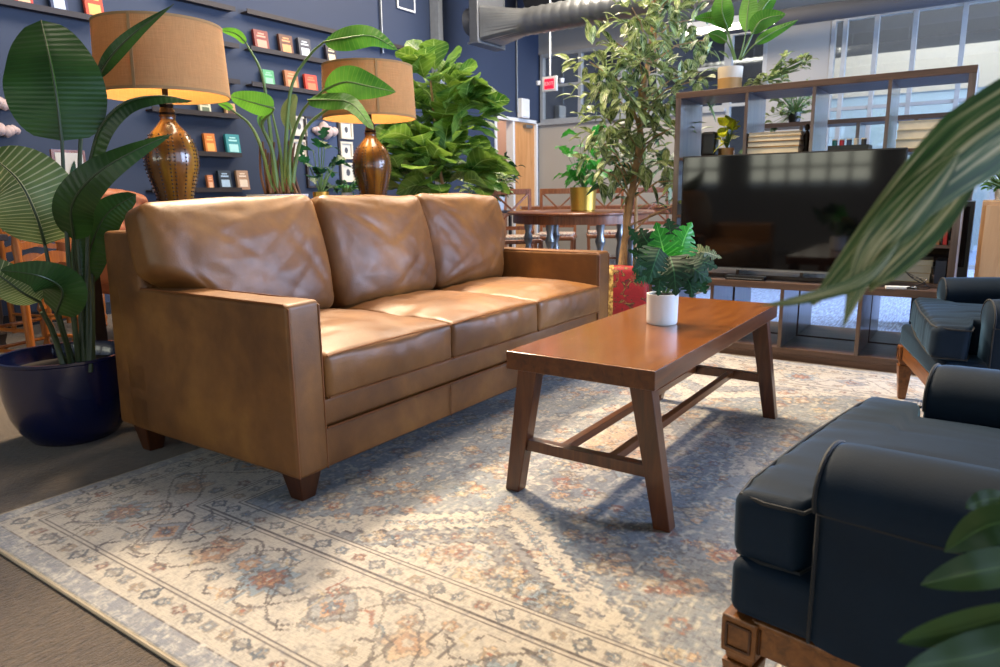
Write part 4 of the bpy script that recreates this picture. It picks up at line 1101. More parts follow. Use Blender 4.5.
FL([(900, 240, .50), (862, 280, .50), (800, 300, .51), (758, 306, .52)], 14, .2, prof=P_LANCE)
FM.build('long_leaf', 'leaf_fore', fp, True, sharp=180)
q = MB(); q.tube(catmull([V((0, 0, .28)), V((.05, .1, .8)), V((.10, .15, 1.15)), wp((1090, 70, .52), fpR)], 20), [.012-.0004*i_ for i_ in range(21)], 8); q.build('stem', 'stembrown', fp, True)
fl2 = [((1010, 498, .62), (985, 500, .62), (965, 508, .62), 20), ((1040, 520, .55), (990, 525, .55), (944, 552, .56), 40), ((1050, 560, .55), (985, 570, .55), (920, 585, .56), 40), ((1040, 605, .5), (965, 628, .5), (897, 642, .5), 34), ((1060, 630, .48), (980, 655, .48), (905, 668, .48), 44), ((1060, 660, .5), (1000, 690, .5), (940, 705, .5), 40)]
for i, l_ in enumerate(fl2):
    m_ = MB(); pxleaf(m_, l_[:3], l_[3], fpR, P_OVAL, .25*(-1)**i, fold=.15, nu=14, ns=3); lo = m_.build('broad_leaf', 'leaf_plain', fp, True, sharp=180)
    q = MB(); q.tube(catmull([V((0, 0, .28)), V((.05, .12, .45)), wp(l_[0], fpR)], 10), [.006]*11, 6); q.build('leaf_stalk', 'stemgreen', lo, True)

# ------------------------------------------------------------------ plants on and behind bookcase
R6 = V((4.38, 1.34, 1.531)); d6 = dpt(R6)
p6 = thing('potted_plant', 'broad-leaved plant in a cream and tan pot on top of the bookcase', 'plant', R6)
pr_ = [(0, 0), (.060, 0), (.066, .01), (.073, .13), (.068, .13), (.066, .115), (0, .115)]
MB().lathe(pr_, n=32).build('pot', 'potcream', p6, True, sharp=40)
MB().lathe([(.0645, .004), (.0672, .006), (.0705, .066), (.0685, .068)], n=32, closed=True).build('tan_band', plain('tan_band', '#b08a52', .6), p6, True)
MB().lathe([(0, .1), (.066, .116), (0, .12)], n=20).build('soil', 'soil', p6)
for lp_, w_, st, tl in (([(728, 30, d6), (722, 10, d6-.05), (724, -14, d6-.05)], 22, [(736, 60, d6), (732, 45, d6), (728, 30, d6)], .2),
    ([(746, 32, d6), (748, 8, d6), (752, -16, d6)], 18, [(739, 60, d6), (743, 46, d6), (746, 32, d6)], .3),
    ([(752, 34, d6-.1), (762, 20, d6-.15), (786, 14, d6-.2)], 20, [(740, 60, d6), (746, 46, d6-.05), (752, 34, d6-.1)], .2),
    ([(755, 44, d6-.1), (770, 34, d6-.12), (798, 20, d6-.15)], 12, [(741, 60, d6), (747, 52, d6-.05), (755, 44, d6-.1)], .4),
    ([(727, 42, d6), (718, 36, d6), (708, 33, d6)], 12, [(734, 60, d6), (731, 50, d6), (727, 42, d6)], .2),
    ([(724, 26, d6), (712, 18, d6+.1), (694, 18, d6+.1)], 12, [(735, 60, d6), (730, 40, d6), (724, 26, d6)], .4),
    ([(758, 18, d6), (766, 4, d6), (778, -8, d6)], 16, [(740, 60, d6), (750, 40, d6), (758, 18, d6)], .2)):
    leafpart(p6, R6, lp_, w_, 'leaf_lime', P_OVAL, tl, st, (.005, .003), 'stemgreen', nu=14)
rel = lambda px, py, d, R: at(px, py, d=d)-R
R7 = V((4.44, 1.15, 1.531))
blob_plant('trailing_plant', 'trailing pale-leaved vine in a small pot on top of the bookcase', R7, .03, .035, .04, 'potwhite', [((0, -.03, .05), (.08, .12, .04), 46), ((0, -.12, .10), (.04, .07, .05), 22), ((0, -.10, .16), (.03, .03, .03), 10), ((0, -.2, .13), (.03, .05, .02), 12)], 'leaf_ficus', .06, 3, P_OVAL, .3)
R8 = V((5.05, 1.55, 1.0))
# plants standing behind the bookcase, on the far unit
blob_plant('potted_plant', 'leafy green plant in a small pot on the far bookcase, seen through the second cell', V((7.38, 1.62, 1.571)), .05, .06, .10, 'blackp', [((0, 0, .22), (.14, .2, .16), 70), ((0, .1, .05), (.1, .15, .1), 20)], 'leaf_ficus', .10, 4)
blob_plant('potted_plant', 'yellow-leaved plant in the bookcase\'s left top cell', V((4.38, 1.335, TOPZ)), .035, .04, .05, 'tan', [((-.02, 0, .13), (.04, .05, .07), 20)], 'leaf_yellow', .085, 6, P_HEART, .2, aspect=.8)
bsk = thing('basket', 'round woven tan basket behind the yellow-leaved plant', 'basket', (4.43, 1.235, TOPZ)); MB().lathe([(0, 0), (.045, 0), (.055, .03), (.05, .06), (.046, .06), (.05, .03), (0, .01)], n=24).build('basket_body', two_tone('woven_straw', '#c89858', '#8a5c2c', 60), bsk, True)
bsk.location = (4.56, 1.40, TOPZ); 

# ------------------------------------------------------------------ back wall ledges, books, pictures
def ledge(px0, px1, label):
    a = at(px0[0], px0[1], y=5.93); b__ = at(px1[0], px1[1], y=5.93); z = (a.z+b__.z)/2
    r = thing('picture_ledge', label, 'shelf', (a.x, 6.0, z), 0, 'dark picture ledges on the blue wall'); L = b__.x-a.x
    MB().box(0, L, -.10, 0, -.012, 0).build('ledge_board', 'ledge', r); MB().box(0, L, -.105, -.095, -.02, .022).build('front_lip', 'ledge', r)
    return z
LG = {}
for key, p0, p1, lab in (
    ('a', (-8, -1), (98, 21), 'top-left dark ledge above the paddle-leaf plant holding red and blue books'),
    ('b', (170, -4), (233, 9), 'short dark ledge just above the nearer lampshade'),
    ('c', (245, 12), (437, 56), 'longest empty dark ledge running from mid wall to the pale column'),
    ('d', (249, 48), (338, 65), 'dark ledge with four books above the arching plant'),
    ('e', (250, 83), (338, 97), 'dark ledge with green, brown and red books above the arching plant'),
    ('f', (180, 36), (237, 47), 'dark ledge end showing right of the nearer lampshade, upper'),
    ('g', (180, 74), (238, 83), 'dark ledge end showing right of the nearer lampshade, lower'),
    ('h', (150, 108), (240, 118), 'dark ledge just under the nearer lampshade'),
    ('i', (150, 151), (240, 156), 'dark ledge beside the nearer lamp body with orange and turquoise books'),
    ('j', (150, 189), (240, 191), 'lowest dark ledge beside the nearer lamp body')):
    LG[key] = ledge(p0, p1, lab)
gb = 'books faced out on the wall ledges'
for key, px0, px1, hpx, c1, c2, lab in (
    ('a', 22, 40, 20, '#c5382c', '#e0b08a', 'red book on the top-left ledge, first from the left'),
    ('a', 57, 74, 22, '#26375c', '#b8c4d8', 'navy book with white scrollwork on the top-left ledge'),
    ('a', 91, 109, 24, '#c8452a', '#e8b060', 'orange-red book at the right end of the top-left ledge'),
    ('d', 256, 270, 17, '#7c2a22', '#d8937a', 'dark red book first on the four-book ledge'),
    ('d', 281, 294, 17, '#5c2f1c', '#e0955a', 'brown book with orange arch on the four-book ledge'),
    ('d', 300, 312, 17, '#3a3c48', '#c8ccd4', 'grey book with pale drawing on the four-book ledge'),
    ('d', 327, 337, 15, '#2c2430', '#d8c4a0', 'small dark book last on the four-book ledge, by the farther lampshade'),
    ('e', 262, 273, 14, '#4aa06a', '#8acba0', 'green book on the three-book ledge'),
    ('e', 284, 297, 16, '#a8663c', '#d89a68', 'brown book on the three-book ledge'),
    ('e', 304, 316, 15, '#d0402c', '#f07a50', 'bright red book on the three-book ledge'),
    ('h', 195, 206, 11, '#d8d4b4', '#5a6a50', 'pale book under the nearer lampshade, left'),
    ('h', 221, 231, 11, '#c8a070', '#4a2a1c', 'tan book under the nearer lampshade, right'),
    ('i', 197, 208, 18, '#d0762a', '#f0b25c', 'orange book on the ledge beside the nearer lamp body'),
    ('i', 219, 233, 18, '#2f8c94', '#a8e0e0', 'turquoise book with white lettering bars beside the nearer lamp body'),
    ('j', 196, 202, 13, '#c87848', '#e8b890', 'peach book half hidden by the nearer lamp body on the lowest ledge'),
    ('j', 208, 221, 17, '#24303c', '#a8c4dc', 'dark book with blue picture on the lowest ledge'),
    ('j', 227, 239, 17, '#a88468', '#e0d0bc', 'tan and white book at the right end of the lowest ledge')):
    z = LG[key]; pm = (px0+px1)/2
    t0 = at(px0, 50, y=5.93); t1 = at(px1, 50, y=5.93); w_ = abs(t1.x-t0.x); h_ = 1.12*hpx/FPX*((at(pm, 50, y=5.93)-EYE).dot(CF))*1.02
    book(lab, ((t0.x+t1.x)/2, 5.945, z+.002), w_, h_, .03, cv(c1), cv(c2), -.12, 0, gb)
def framed(px0, px1, py0, py1, mat, art, label, name='framed_print', cat='picture', dep=.03, bw=.12):
    a = at(px0, py1, y=5.98); b__ = at(px1, py1, y=5.98); tp = at((px0+px1)/2, py0, y=5.98); w_ = b__.x-a.x; h_ = tp.z-a.z; z = (a.z+b__.z)/2
    r = thing(name, label, cat, ((a.x+b__.x)/2, 6.0, z)); q = MB(); e = w_*bw
    q.box(-w_/2, w_/2, -dep, 0, 0, e); q.box(-w_/2, w_/2, -dep, 0, h_-e, h_); q.box(-w_/2, -w_/2+e, -dep, 0, e, h_-e); q.box(w_/2-e, w_/2, -dep, 0, e, h_-e); q.build('frame', mat, r)
    MB().box(-w_/2+e, w_/2-e, -dep*.5, -.002, e, h_-e).build('print', art[0], r)
    if len(art) > 1:
        q = MB(); q.lathe([(0, -.002), (w_*.14, 0), (w_*.1, .002), (0, .003)], n=12); q.v = [(v[0], -dep*.5-.001+v[2]*.2, h_*.5+v[1]*1.3) for v in q.v]; q.build('drawing', art[1], r)
    return r
ip = cv('#d9d3c4'); dk = cv('#4a4a50')
framed(293, 307, 117, 136, 'potcream', (ip, dk), 'small cream framed print, upper of the two left of the cloud picture')
framed(292, 307, 140, 157, 'potcream', (ip, dk), 'small cream framed print, lower of the two left of the cloud picture')
framed(341, 353, 121, 139, 'potcream', (ip, dk), 'small cream framed print, top of the three right of the cloud picture')
framed(341, 353, 142, 159, 'potcream', (ip, dk), 'small cream framed print, middle of the three right of the cloud picture')
framed(342, 356, 163, 182, 'potcream', (ip, dk), 'small cream framed print, bottom of the three right of the cloud picture')
framed(308, 342, 118, 188, 'ledge', (cv('#3d4a66'),), 'tall dark-framed blue picture with a pale cloud, behind the monstera', bw=.05)
def cloud(px, py, s, label, seed):
    c = at(px, py, y=5.965); rnd = random.Random(seed); q = MB(); f = s*7.3/FPX
    for i in range(14):
        a = i/13*2-1; r = f*.16*(1.2-abs(a)*.55)*rnd.uniform(.8, 1.2); o_ = V((a*f*.42, rnd.uniform(-.03, .0), f*.13*rnd.uniform(-.5, .8)*(1-a*a)))
        q.lathe([(0, -r), (r*.7, -r*.7), (r, 0), (r*.7, r*.7), (0, r)], o_, 10)
    o = q.build('cloud_ornament', plain('pink_cloud_fluff_%d' % seed, '#cdb4ae', .95, nz=.2), None, True, sharp=180, sub=1); o.location = c; return tag(o, label, 'ornament')
cloud(325, 131, 34, 'pale pink cloud ornament over the tall blue picture', 1)
cloud(4, 104, 20, 'pink cloud ornament on the wall at the photo\'s left edge, upper', 2)
cloud(2, 130, 22, 'pink cloud ornament on the wall at the photo\'s left edge, lower', 5)
# conduits, column, vent
c0 = at(437, 30, y=5.92)
struct(MB().box(c0.x-.045, c0.x+.045, 5.86, 5.99, 0, CEIL).build('trim_3', 'frame'))
def conduit(px, py0, py1, label, r=.012, y=5.97, mat='steel'):
    a = at(px, py0, y=y); b__ = at(px, py1, y=y); o = MB().tube([(0, 0, b__.z), (0, 0, a.z)], r, 8).build('conduit', mat, None, True); o.location = (a.x, y, 0); return tag(o, label, 'pipe')
conduit(376.5, -95, 52, 'thin vertical conduit on the blue wall above the farther lampshade')
conduit(516, -60, 112, 'pale vertical conduit dropping to the door frame')
a = at(406, -2, y=5.98); v_ = thing('wall_vent', 'white-rimmed square vent high on the blue wall', 'vent', (a.x, 5.985, a.z))
q = MB(); w_ = .16; q.box(-w_, w_, -.01, 0, -.14, -.12); q.box(-w_, w_, -.01, 0, .12, .14); q.box(-w_, -w_+.02, -.01, 0, -.12, .12); q.box(w_-.02, w_, -.01, 0, -.12, .12); q.build('rim', 'white', v_); MB().box(-w_+.02, w_-.02, -.004, 0, -.12, .12).build('grille', 'bluewall', v_)
a = at(526, 109, y=5.9); pn = thing('wall_panel', 'small white control box on the blue wall above the door', 'box', (a.x, 5.94, a.z-.13))
MB().box(-.11, .11, -.04, .05, 0, .28).build('case', 'white', pn, bevel=.01); MB().box(-.09, .09, -.045, -.04, .02, .1).build('cover_plate', 'potwhite', pn)

# ------------------------------------------------------------------ ceiling services
hv = thing('air_handler', 'grey sheet-metal air handling box hanging beside the blue wall', 'air handler', (0, 0, 0))
a = at(478, 30, d=8.0); b__ = at(504, 47, d=8.0)
q = MB(); X_ = 7.157; q.box(X_, X_+.55, 5.2, 5.33, 2.725, 3.9); q.build('cabinet', 'duct', hv, bevel=.01)
q = MB(); q.box(X_-.015, X_+.565, 5.185, 5.345, 2.71, 2.728); q.box(X_+.55, X_+.565, 5.19, 5.22, 2.72, 3.7); q.build('edge_flange', 'steel', hv)
q = MB(); q.lathe([(0, 0), (.16, 0), (.16, .12), (0, .12)], n=24); q.v = [(X_+.18+v[0], 5.33+v[2], 3.0+v[1]) for v in q.v]; q.build('fan_inlet', 'duct', hv, True)
dc = thing('spiral_duct', 'ribbed round metal duct running under the dark ceiling', 'duct', (7.43, 0, 0))
DZ = 2.92; DR = .148; q = MB(); n = 150; pts = []; rr = []
prf = []
for i in range(n+1):
    yy = 4.70-6.0*i/n; prf.append(((DR+(.008 if i % 3 == 0 else 0)), yy))
q.lathe(prf, n=36); q.v = [(v[0], v[2], DZ+v[1]) for v in q.v]; q.build('ribbed_pipe', 'steel', dc, True, sharp=60)
q = MB()
for yy in (-1, 1.2, 3.4): MB().tube([(0, yy, DZ+DR), (0, yy, CEIL)], .006, 6).build('hanger_rod', 'steel', dc)
k = []
for i in range(36):
    an = 2*PI*i/36; k.append((DR*math.cos(an), 4.70, DZ+DR*math.sin(an)))
sq = []
for i in range(36):
    an = 2*PI*i/36; s__ = 1/max(abs(math.cos(an)), abs(math.sin(an))); sq.append((.25*math.cos(an)*s__, 5.19, DZ+.02+.20*math.sin(an)*s__))
q.add(k+sq, [(i, (i+1) % 36, 36+(i+1) % 36, 36+i) for i in range(36)]); q.build('transition', 'steel', dc)
for j, (x, z, r_, lab, ext) in enumerate(((9.0, 3.62, .22, 'large dark round duct under the ceiling at the far end', (-3.4, 5.6)), (9.4, 2.98, .10, 'pale pipe running below the large dark duct', (-3.4, 3.2)), (8.5, 3.9, .12, 'smaller dark pipe beside the large dark duct', (-3.4, 5.8)))):
    o = MB().tube([(0, ext[0], 0), (0, ext[1], 0)], r_, 20).build('duct_pipe', 'ceil' if j != 1 else 'darkgrey', None, True); o.location = (x, 0, z); tag(o, lab, 'duct')
    for yy in (-2, 0.5, 3.0): MB().tube([(0, yy, r_*.98), (0, yy, CEIL-z)], .006, 6).build('hanger_rod', 'steel', o)
for j, y in enumerate((-3, -1.6, -.2, 1.2, 2.6, 4.0, 5.2)):
    o = MB().box(-X1/2, X1/2+.1, -.04, .04, -.25, 0).build('ceiling_beam', 'ceil'); o.location = (X1/2, y, CEIL-.002); tag(o, 'dark ceiling joist crossing above the room', 'beam', 'dark ceiling joists')
# exit sign
a = at(550, 84, x=8.0); ex_ = thing('exit_sign', 'lit red EXIT sign hanging on a thin rod with two lamp heads', 'sign', a)
MB().box(-.02, .02, -.105, .105, -.09, .09).build('housing', 'white', ex_, bevel=.006)
MB().box(-.024, -.02, -.068, .068, -.060, .060).build('lit_panel', 'exitred', ex_)
cu_ = bpy.data.curves.new('exit_text', 'FONT'); cu_.body = 'EXIT'; cu_.size = .062; cu_.align_x = 'CENTER'; cu_.align_y = 'CENTER'; cu_.extrude = .001
to = bpy.data.objects.new('exit_text_curve', cu_); COL.objects.link(to); dg = bpy.context.evaluated_depsgraph_get(); dg.update(); me = bpy.data.meshes.new_from_object(to.evaluated_get(dg)); bpy.data.objects.remove(to)
lt = bpy.data.objects.new('lettering', me); COL.objects.link(lt); lt.parent = ex_; lt.location = (-.0255, 0, 0); lt.rotation_euler = (PI/2, 0, -PI/2); me.materials.clear(); me.materials.append(M['white'])
for s_ in (-1, 1):
    q = MB(); q.lathe([(.0, 0), (.03, .0), (.04, .05), (0, .05)], n=16); q.v = [(v[0]-.0, s_*.17+v[1]*.8, v[2]) for v in q.v]; q.build('lamp_head', 'white', ex_, True)
MB().tube([(0, 0, .1), (0, 0, CEIL-a.z)], .012, 8).build('rod', 'white', ex_, True)
# tube light at (690-760,25)
a = at(724, 29, x=7.2); tl = thing('ceiling_light', 'long lit tube fixture hanging near the ceiling behind the bookcase-top plant', 'light', a, 0)
MB().box(-.11, .11, -.46, .46, .02, .08).build('housing', 'white', tl); MB().box(-.09, .09, -.45, -.01, 0, .02).build('lit_diffuser', 'tube', tl); MB().box(-.09, .09, .01, .45, 0, .02).build('lit_diffuser', 'tube', tl)
for y in (-.3, .3): MB().tube([(0, y, .08), (0, y, CEIL-a.z)], .004, 6).build('hanger', 'steel', tl)

# ------------------------------------------------------------------ dining furniture beyond
def turned(mb, x, y, z0, z1, r=.02, n=12):
    H = z1-z0; pr__ = [(r*.7, 0), (r, .03), (r*.75, .08), (r*1.25, .16), (r*.7, .24), (r, .32), (r*1.05, .55), (r*.7, .62), (r*1.35, .70), (r*.8, .78), (r*1.1, .85), (r*1.1, 1)]
    mb.lathe([(a_, b___*H) for a_, b___ in pr__], (x, y, z0), n)
def xchair(label, loc, rz, seat='cherry'):
    r = thing('dining_chair', label, 'chair', loc, rz, 'cross-back dining chairs')
    for s__ in (-1, 1):
        q = MB(); q.beam((s__*.19, -.19, 0), (s__*.2, -.19, .44), .035, .035, up=(0, 1, 0)); q.build('leg', 'cherry', r)
        q = MB(); q.beam((s__*.18, .22, 0), (s__*.19, .19, .45), .032, .035, up=(0, 1, 0)); q.beam((s__*.19, .19, .45), (s__*.20, .265, .99), .03, .035, up=(0, 1, 0)); q.build('back_post', 'cherry', r)
    MB().rbox((0, 0, .46), (.22, .21, .022), .012, (3, 3, 1)).build('seat', 'cherry', r, True)
    MB().rbox((0, -.01, .495), (.20, .19, .02), .015, (4, 4, 1)).build('seat_pad', two_tone('red_floral_pad', '#b8b0a0', '#8c2a2a', 30, .8) if 'red_floral_pad' not in bpy.data.materials else bpy.data.materials['red_floral_pad'], r, True)
    MB().beam((-.21, .262, .965), (.21, .262, .965), .025, .06).build('top_rail', 'cherry', r, bevel=.004)
    MB().beam((-.19, .21, .58), (.19, .21, .58), .02, .04).build('lower_rail', 'cherry', r)
    q = MB(); q.beam((-.18, .215, .60), (.18, .255, .94), .018, .035, up=(0, 1, 0)); q.beam((.18, .215, .60), (-.18, .255, .94), .018, .035, up=(0, 1, 0)); q.build('cross_slats', 'cherry', r)
    MB().beam((-.18, 0, .2), (.18, 0, .2), .02, .02).build('stretcher', 'cherry', r)
    return r
# round table
tc = at(580, 215, z=.78); tdir = V((tc.x, tc.y, 0)).normalized(); tc = tdir*6.6
rt = thing('round_table', 'large oval cherry dining table with turned metal-grey legs behind the sofa\'s far arm', 'table', (tc.x, tc.y, 0), math.atan2(tdir.y, tdir.x))
MB().lathe([(0, 0), (.66, 0), (.675, .008), (.675, .02), (.66, .028), (0, .028)], (0, 0, .755), 64).build('tabletop', 'cherry', rt, True, sharp=40)
MB().lathe([(.61, 0), (.62, 0), (.62, .075), (.61, .075)], (0, 0, .68), 64, closed=True).build('apron', 'cherry', rt, True, sharp=40)
for an in (.5, 1.35, 2.6, 3.5, 4.3, 5.4):
    q = MB(); turned(q, .5*math.cos(an), .5*math.sin(an), 0, .755, .034, 16); q.build('leg', 'steel', rt, True)
p_ = at(517, 215, d=7.3); xchair('cross-back cherry chair left behind the oval table', (p_.x, p_.y, 0), YAW-PI/2+.2)
p_ = at(556, 215, d=7.75); xchair('cross-back cherry chair behind the oval table, left of the gold pot', (p_.x, p_.y, 0), YAW-PI/2-.2)
p_ = at(690, 215, d=7.0); xchair('cross-back cherry chair right of the oval table, half behind the ficus trunk', (p_.x, p_.y, 0), YAW-PI/2-1.1)
p_ = at(606, 215, d=8.0); xchair('cross-back cherry chair farthest behind the oval table', (p_.x, p_.y, 0), YAW-PI/2-.1)
p_ = at(655, 215, d=8.1); xchair('cross-back cherry chair at the rear table right of the oval table', (p_.x, p_.y, 0), YAW-PI/2)
rt2 = at(612, 205, d=9.2); t2 = thing('dining_table', 'long dark cherry table standing farther back than the oval table', 'table', (rt2.x, rt2.y, 0), YAW-PI/2)
t2.location = V((V((rt2.x, rt2.y, 0)).x, rt2.y, 0))
MB().box(-1.2, 1.2, -.35, .35, .74, .78).build('tabletop', 'cherry', t2, bevel=.005); MB().box(-1.1, 1.1, -.3, .3, .66, .74).build('apron', 'cherry', t2)
for x in (-1.08, 1.08):
    for y in (-.28, .28):
        q = MB(); turned(q, x, y, 0, .66, .035); q.build('leg', 'cherry', t2, True)
# gold pot plant on the oval table
gp = V((tc.x, tc.y, .784))+tdir*0-V((0, 0, 0)); gp2 = at(583, 208, d=(gp-EYE).dot(CF)-.1); gp = V((gp2.x, gp2.y, .784))
blob_plant('potted_plant', 'glossy green plant in a brushed gold pot on the oval table', gp, .11, .12, .21, 'gold', [((0, 0, .45), (.22, .22, .16), 16), ((0, 0, .32), (.16, .16, .08), 16), ((.0, .0, .62), (.1, .1, .08), 5)], 'leaf_monst', .2, 21, P_HEART, .4, aspect=.6, notch=.5)
g2 = at(510, 200, d=8.2); g2 = V((g2.x, g2.y+.2, 0))
ps = thing('plant_stand', 'dark plant stand left of the oval table', 'stand', g2); MB().box(-.15, .15, -.15, .15, .72, .75).build('stand_top', 'ledge', ps)
for x in (-.12, .12):
    for y in (-.12, .12): MB().box(x-.015, x+.015, y-.015, y+.015, 0, .72).build('leg', 'ledge', ps)
blob_plant('potted_plant', 'dark small-leaved plant in front of the oak door', g2+V((0, 0, .751)), .09, .11, .16, 'potwhite', [((0, 0, .42), (.28, .28, .24), 110), ((0, 0, .2), (.22, .22, .1), 30)], 'leaf_dark', .12, 22)
# small plants on console
pm_ = at(321, 196, y=3.10); blob_plant('potted_plant', 'monstera in a gold pot between the arching plant and the farther lamp', V((pm_.x, 3.10, CZ+.001)), .035, .045, .17, 'gold', [((0, 0, .27), (.14, .1, .09), 13), ((.0, 0, .42), (.06, .05, .07), 4)], 'leaf_monst2', .13, 31, P_HEART, .35, aspect=.75, notch=.6)
pm_ = at(345, 196, y=3.14); blob_plant('potted_plant', 'tiny leafy plant in a white pot left of the farther lamp', V((pm_.x, 3.12, CZ+.001)), .028, .032, .165, 'potwhite', [((0, 0, .19), (.06, .05, .03), 30)], 'leaf_monst', .055, 32)
pm_ = at(484, 196, d=7.6); ps2 = thing('plant_stand', 'dark plant stand right of the fiddle-leaf fig', 'stand', (pm_.x, pm_.y, 0)); MB().box(-.15, .15, -.15, .15, .70, .73).build('stand_top', 'ledge', ps2)
for x in (-.12, .12):
    for y in (-.12, .12): MB().box(x-.015, x+.015, y-.015, y+.015, 0, .70).build('leg', 'ledge', ps2)
blob_plant('potted_plant', 'pale-edged bushy plant in a gold pot right of the fiddle-leaf fig', V((pm_.x, pm_.y, .731)), .09, .10, .16, 'gold', [((0, 0, .32), (.26, .26, .16), 70)], 'leaf_ficus', .14, 33)

# left rear: ladder-back chairs, dark table, terracotta tufted chair
def ladder(label, loc, rz):
    r = thing('ladder_back_chair', label, 'chair', loc, rz, 'orange ladder-back chairs'); wd = 'orangewood'
    for s__ in (-1, 1):
        q = MB(); q.lathe([(.016, 0), (.02, .1), (.022, .5), (.016, .55), (.024, .60), (.018, .64), (.023, .70), (.016, .76), (.022, .79), (.01, .82), (0, .825)], (s__*.21, .2, 0), 12); q.build('back_post', wd, r, True)
        q = MB(); turned(q, s__*.21, -.2, 0, .43, .021); q.build('leg', wd, r, True)
        for z in (.14, .26): MB().tube([(s__*.21, -.2, z), (s__*.21, .2, z)], .011, 8).build('stretcher', wd, r, True)
    for z in (.12, .24): MB().tube([(-.21, -.2, z), (.21, -.2, z)], .011, 8).build('stretcher', wd, r, True)
    for k, z in enumerate((.50, .61, .72)):
        pr__ = []; n_ = 20
        topc = [(-.2+.4*i/n_, z+.035+.028*math.cos((i/n_-.5)*2*PI*1.0)) for i in range(n_+1)]; bot = [(-.2+.4*i/n_, z-.015+.014*math.cos((i/n_-.5)*2*PI)) for i in range(n_+1)]
        q = MB(); vs = [(a_, .193, b___) for a_, b___ in bot+topc]+[(a_, .208, b___) for a_, b___ in bot+topc]; m1 = n_+1; N2 = 2*m1; fs = []
        for i in range(n_): fs += [(i, i+1, m1+i+1, m1+i), (N2+i, N2+m1+i, N2+m1+i+1, N2+i+1), (i, N2+i, N2+i+1, i+1), (m1+i, m1+i+1, N2+m1+i+1, N2+m1+i)]
        q.add(vs, fs); q.build('wavy_slat', wd, r)
    MB().rbox((0, 0, .445), (.225, .215, .02), .012, (3, 3, 1)).build('rush_seat', two_tone('woven_rush', '#b08a50', '#8a6a38', 60, .8) if 'woven_rush' not in bpy.data.materials else bpy.data.materials['woven_rush'], r, True)
    return r
ladder('orange ladder-back chair behind the navy pot, nearest the photo\'s left edge', (1.74, 4.42, 0), PI+.30)
ladder('orange ladder-back chair at the far right corner of the dark table', (2.36, 5.60, 0), .2)
dt = thing('dining_table', 'dark-topped table behind the ladder-back chairs at left', 'table', (.95, 5.45, 0)); MB().box(-1.3, .95, -.4, .4, .70, .74).build('tabletop', 'ledge', dt, bevel=.004)
for x in (-1.2, .85):
    for y in (-.32, .32):
        q = MB(); turned(q, x, y, 0, .70, .035); q.build('leg', 'ledge', dt, True)
a = at(68, 183, y=5.35); es = thing('framed_print', 'small framed leaf print propped on the dark table behind the paddle-leaf plant', 'picture', (a.x, 5.30, .741))
zt_ = at(68, 150, y=5.3).z; q = MB(); q.box(-.11, .11, -.012, .012, zt_-.741-.30, zt_-.741); q.build('frame', 'cherry', es); MB().box(-.09, .09, -.016, -.012, zt_-.741-.28, zt_-.741-.02).build('print', ip, es); MB().box(-.02, .02, .0, .02, 0, zt_-.741-.1).build('easel_post', 'cherry', es); MB().box(-.1, .1, -.05, .05, 0, .02).build('easel_base', 'cherry', es)
q = MB(); q.blade([(-.02, -.018, zt_-.741-.23), (.01, -.018, zt_-.741-.15), (.03, -.018, zt_-.741-.07)], lambda t, p, T: V((1, 0, 0)), .02, P_OVAL, nu=6); q.build('leaf_motif', 'leaf_dark', es)
# terracotta chair
a = at(126, 345, z=0); tcx = thing('tufted_chair', 'terracotta button-tufted chair with curved wooden legs behind the sofa\'s left end', 'chair', (2.50, 4.72, 0), .15)
def tuft(p):
    q = V(p)
    if p.y < 0:
        i = p.x/.09; j = p.z/.09; dd = math.cos(PI*i)*math.cos(PI*j); q.y += .018*dd*dd
    q.z += .05*(1-(p.x/.33)**2) if p.z > .1 else 0
    return q
MB().rbox((0, .25, .70), (.33, .06, .27), .05, (36, 3, 30), fn=tuft).build('tufted_back', 'terracotta', tcx, True, sharp=80)
MB().rbox((0, -.02, .42), (.32, .30, .07), .05, (8, 8, 2)).build('seat', 'terracotta', tcx, True, sharp=80)
for s__ in (-1, 1):
    MB().rbox((s__*.30, .0, .52), (.045, .27, .10), .04, (3, 8, 3)).build('armrest', 'terracotta', tcx, True, sharp=80)
    for yy, k in ((-.27, -1), (.27, 1)):
        q = MB(); q.tube(catmull([V((s__*.27, yy, .37)), V((s__*.30, yy+.03*k, .25)), V((s__*.27, yy, .10)), V((s__*.29, yy+.04*k, 0.01))], 14), [.034-.022*i/14 for i in range(15)], 10); q.build('leg', 'orangewood', tcx, True)

# right beyond: cabinet, desk things
cb = thing('tan_cabinet', 'tan wooden cabinet at the right edge behind the far armchair', 'cabinet', (5.25, -.33, 0))
MB().box(0, .5, -.5, .36, 0, .865).build('carcass', 'tan', cb, bevel=.004); MB().box(-.012, 0, -.48, -.08, .08, .84).build('door', 'tan', cb, bevel=.002); MB().box(-.012, 0, -.07, .34, .08, .84).build('door', 'tan', cb, bevel=.002)
for y in (-.11, -.03): MB().tube([(-.013, y, .5), (-.03, y, .5), (-.03, y, .58), (-.013, y, .58)], .004, 6).build('handle', 'steel', cb, True)
blob_plant('potted_plant', 'bright green plant in a small pot on the tan cabinet', V((5.4, -.08, .866)), .05, .06, .07, 'potwhite', [((0, 0, .16), (.16, .16, .12), 90)], 'leaf_lime', .07, 41)
cb2 = thing('black_cabinet', 'black glass-fronted cabinet left of the tan cabinet', 'cabinet', (5.35, .12, 0))
MB().box(0, .4, -.05, .24, 0, .86).build('carcass', 'blackp', cb2, bevel=.003); MB().box(-.01, 0, -.03, .22, .45, .83).build('door', 'screen', cb2)
boxthing('carton', 'plain tan cardboard carton on the black cabinet', 'box', (5.5, .22, .861), (.2, .12, .20), 'tan')
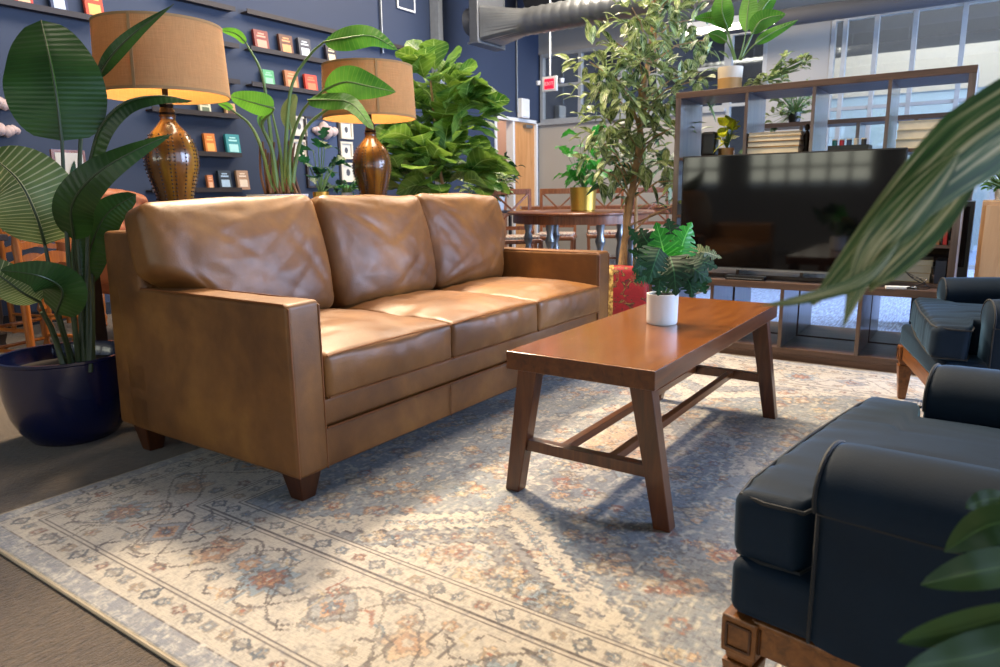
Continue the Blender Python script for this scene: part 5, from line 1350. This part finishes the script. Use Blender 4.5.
blob_plant('potted_plant', 'tall leafy plant on the floor far right beyond the bookcase', V((8.1, -.35, 0)), .15, .18, .3, 'potwhite', [((0, 0, 1.5), (.35, .35, .35), 90), ((0, 0, 1.0), (.3, .3, .3), 40)], 'leaf_ficus', .2, 42, trunk=[(0, 0, .28), (0, 0, .8), (.03, .02, 1.3), (0, 0, 1.7)])
blob_plant('potted_plant', 'second leafy plant on the floor behind the bookcase\'s left side', V((5.6, 2.45, 0)), .13, .16, .28, 'blackp', [((0, 0, 1.1), (.3, .3, .3), 70)], 'leaf_dark', .18, 43, trunk=[(0, 0, .26), (0, 0, .8), (.03, .02, 1.2)])

# ------------------------------------------------------------------ light
def area(name, loc, target, size, e, col, sy=None, spread=180):
    l = bpy.data.lights.new(name, 'AREA'); l.energy = e; l.color = col; l.size = size
    if sy: l.shape = 'RECTANGLE'; l.size_y = sy
    l.spread = math.radians(spread)
    o = bpy.data.objects.new(name, l); COL.objects.link(o); o.location = loc
    o.rotation_euler = (V(target)-V(loc)).to_track_quat('-Z', 'Y').to_euler(); return o
COOL = (.50, .66, 1.0); WARM = (1.0, .74, .46)
for (p, q), e_ in zip(WR, (30, 62, 400, 620, 320)):
    area('daylight', ((p+q)/2, Y0-.32, 1.85), ((p+q)/2, 3, .9), q-p, e_, COOL, 2.7)
for p, q in WL:
    area('garden_light', (X0-.35, (p+q)/2, 1.40), (3, (p+q)/2, 1.2), q-p, 22, (1, .98, .74), .62)
area('spot_sofa', (3.4, 3.9, 4.2), (1.9, 1.3, .2), .5, 175, (1, .79, .54), spread=110)
area('spot_rug', (3.2, 1.6, 4.3), (2.6, 1.1, 0), 1.7, 80, (1, .80, .58), spread=100)
area('wall_fill', (3.0, 4.0, 4.3), (2.6, 6, 1.6), 3.4, 165, (1, .88, .74), 1.0)  # added fill that brightens the blue wall, no fixture behind it
area('dining_fill', (7.0, 3.4, 4.2), (7.0, 3.8, .5), 2.0, 300, (1, .86, .70))  # added fill to lift the dining tables, stands for no visible lamp
area('office_light', (11.2, 0.5, 4.3), (11.8, .5, 1), 4.0, 250, (.85, .94, 1), 3)
area('corridor_light', (9.2, 6.8, 2.8), (9.2, 7.2, 1), .8, 26, (1, .88, .78))
wd_ = bpy.data.worlds.new('world'); SC.world = wd_; wd_.use_nodes = True; bgn = wd_.node_tree.nodes['Background']
bgn.inputs[0].default_value = (.62, .78, 1, 1); bgn.inputs[1].default_value = 1.0
SC.view_settings.view_transform = 'Standard'; SC.view_settings.look = 'None'; SC.view_settings.exposure = 0.0; SC.view_settings.gamma = 1
SC.view_settings.use_curve_mapping = False
SC.cycles.use_denoising = True
SC.cycles.max_bounces = 7; SC.cycles.diffuse_bounces = 4; SC.cycles.transparent_max_bounces = 12; SC.cycles.sample_clamp_indirect = 6
SC.cycles.use_adaptive_sampling = True; SC.cycles.adaptive_threshold = .02
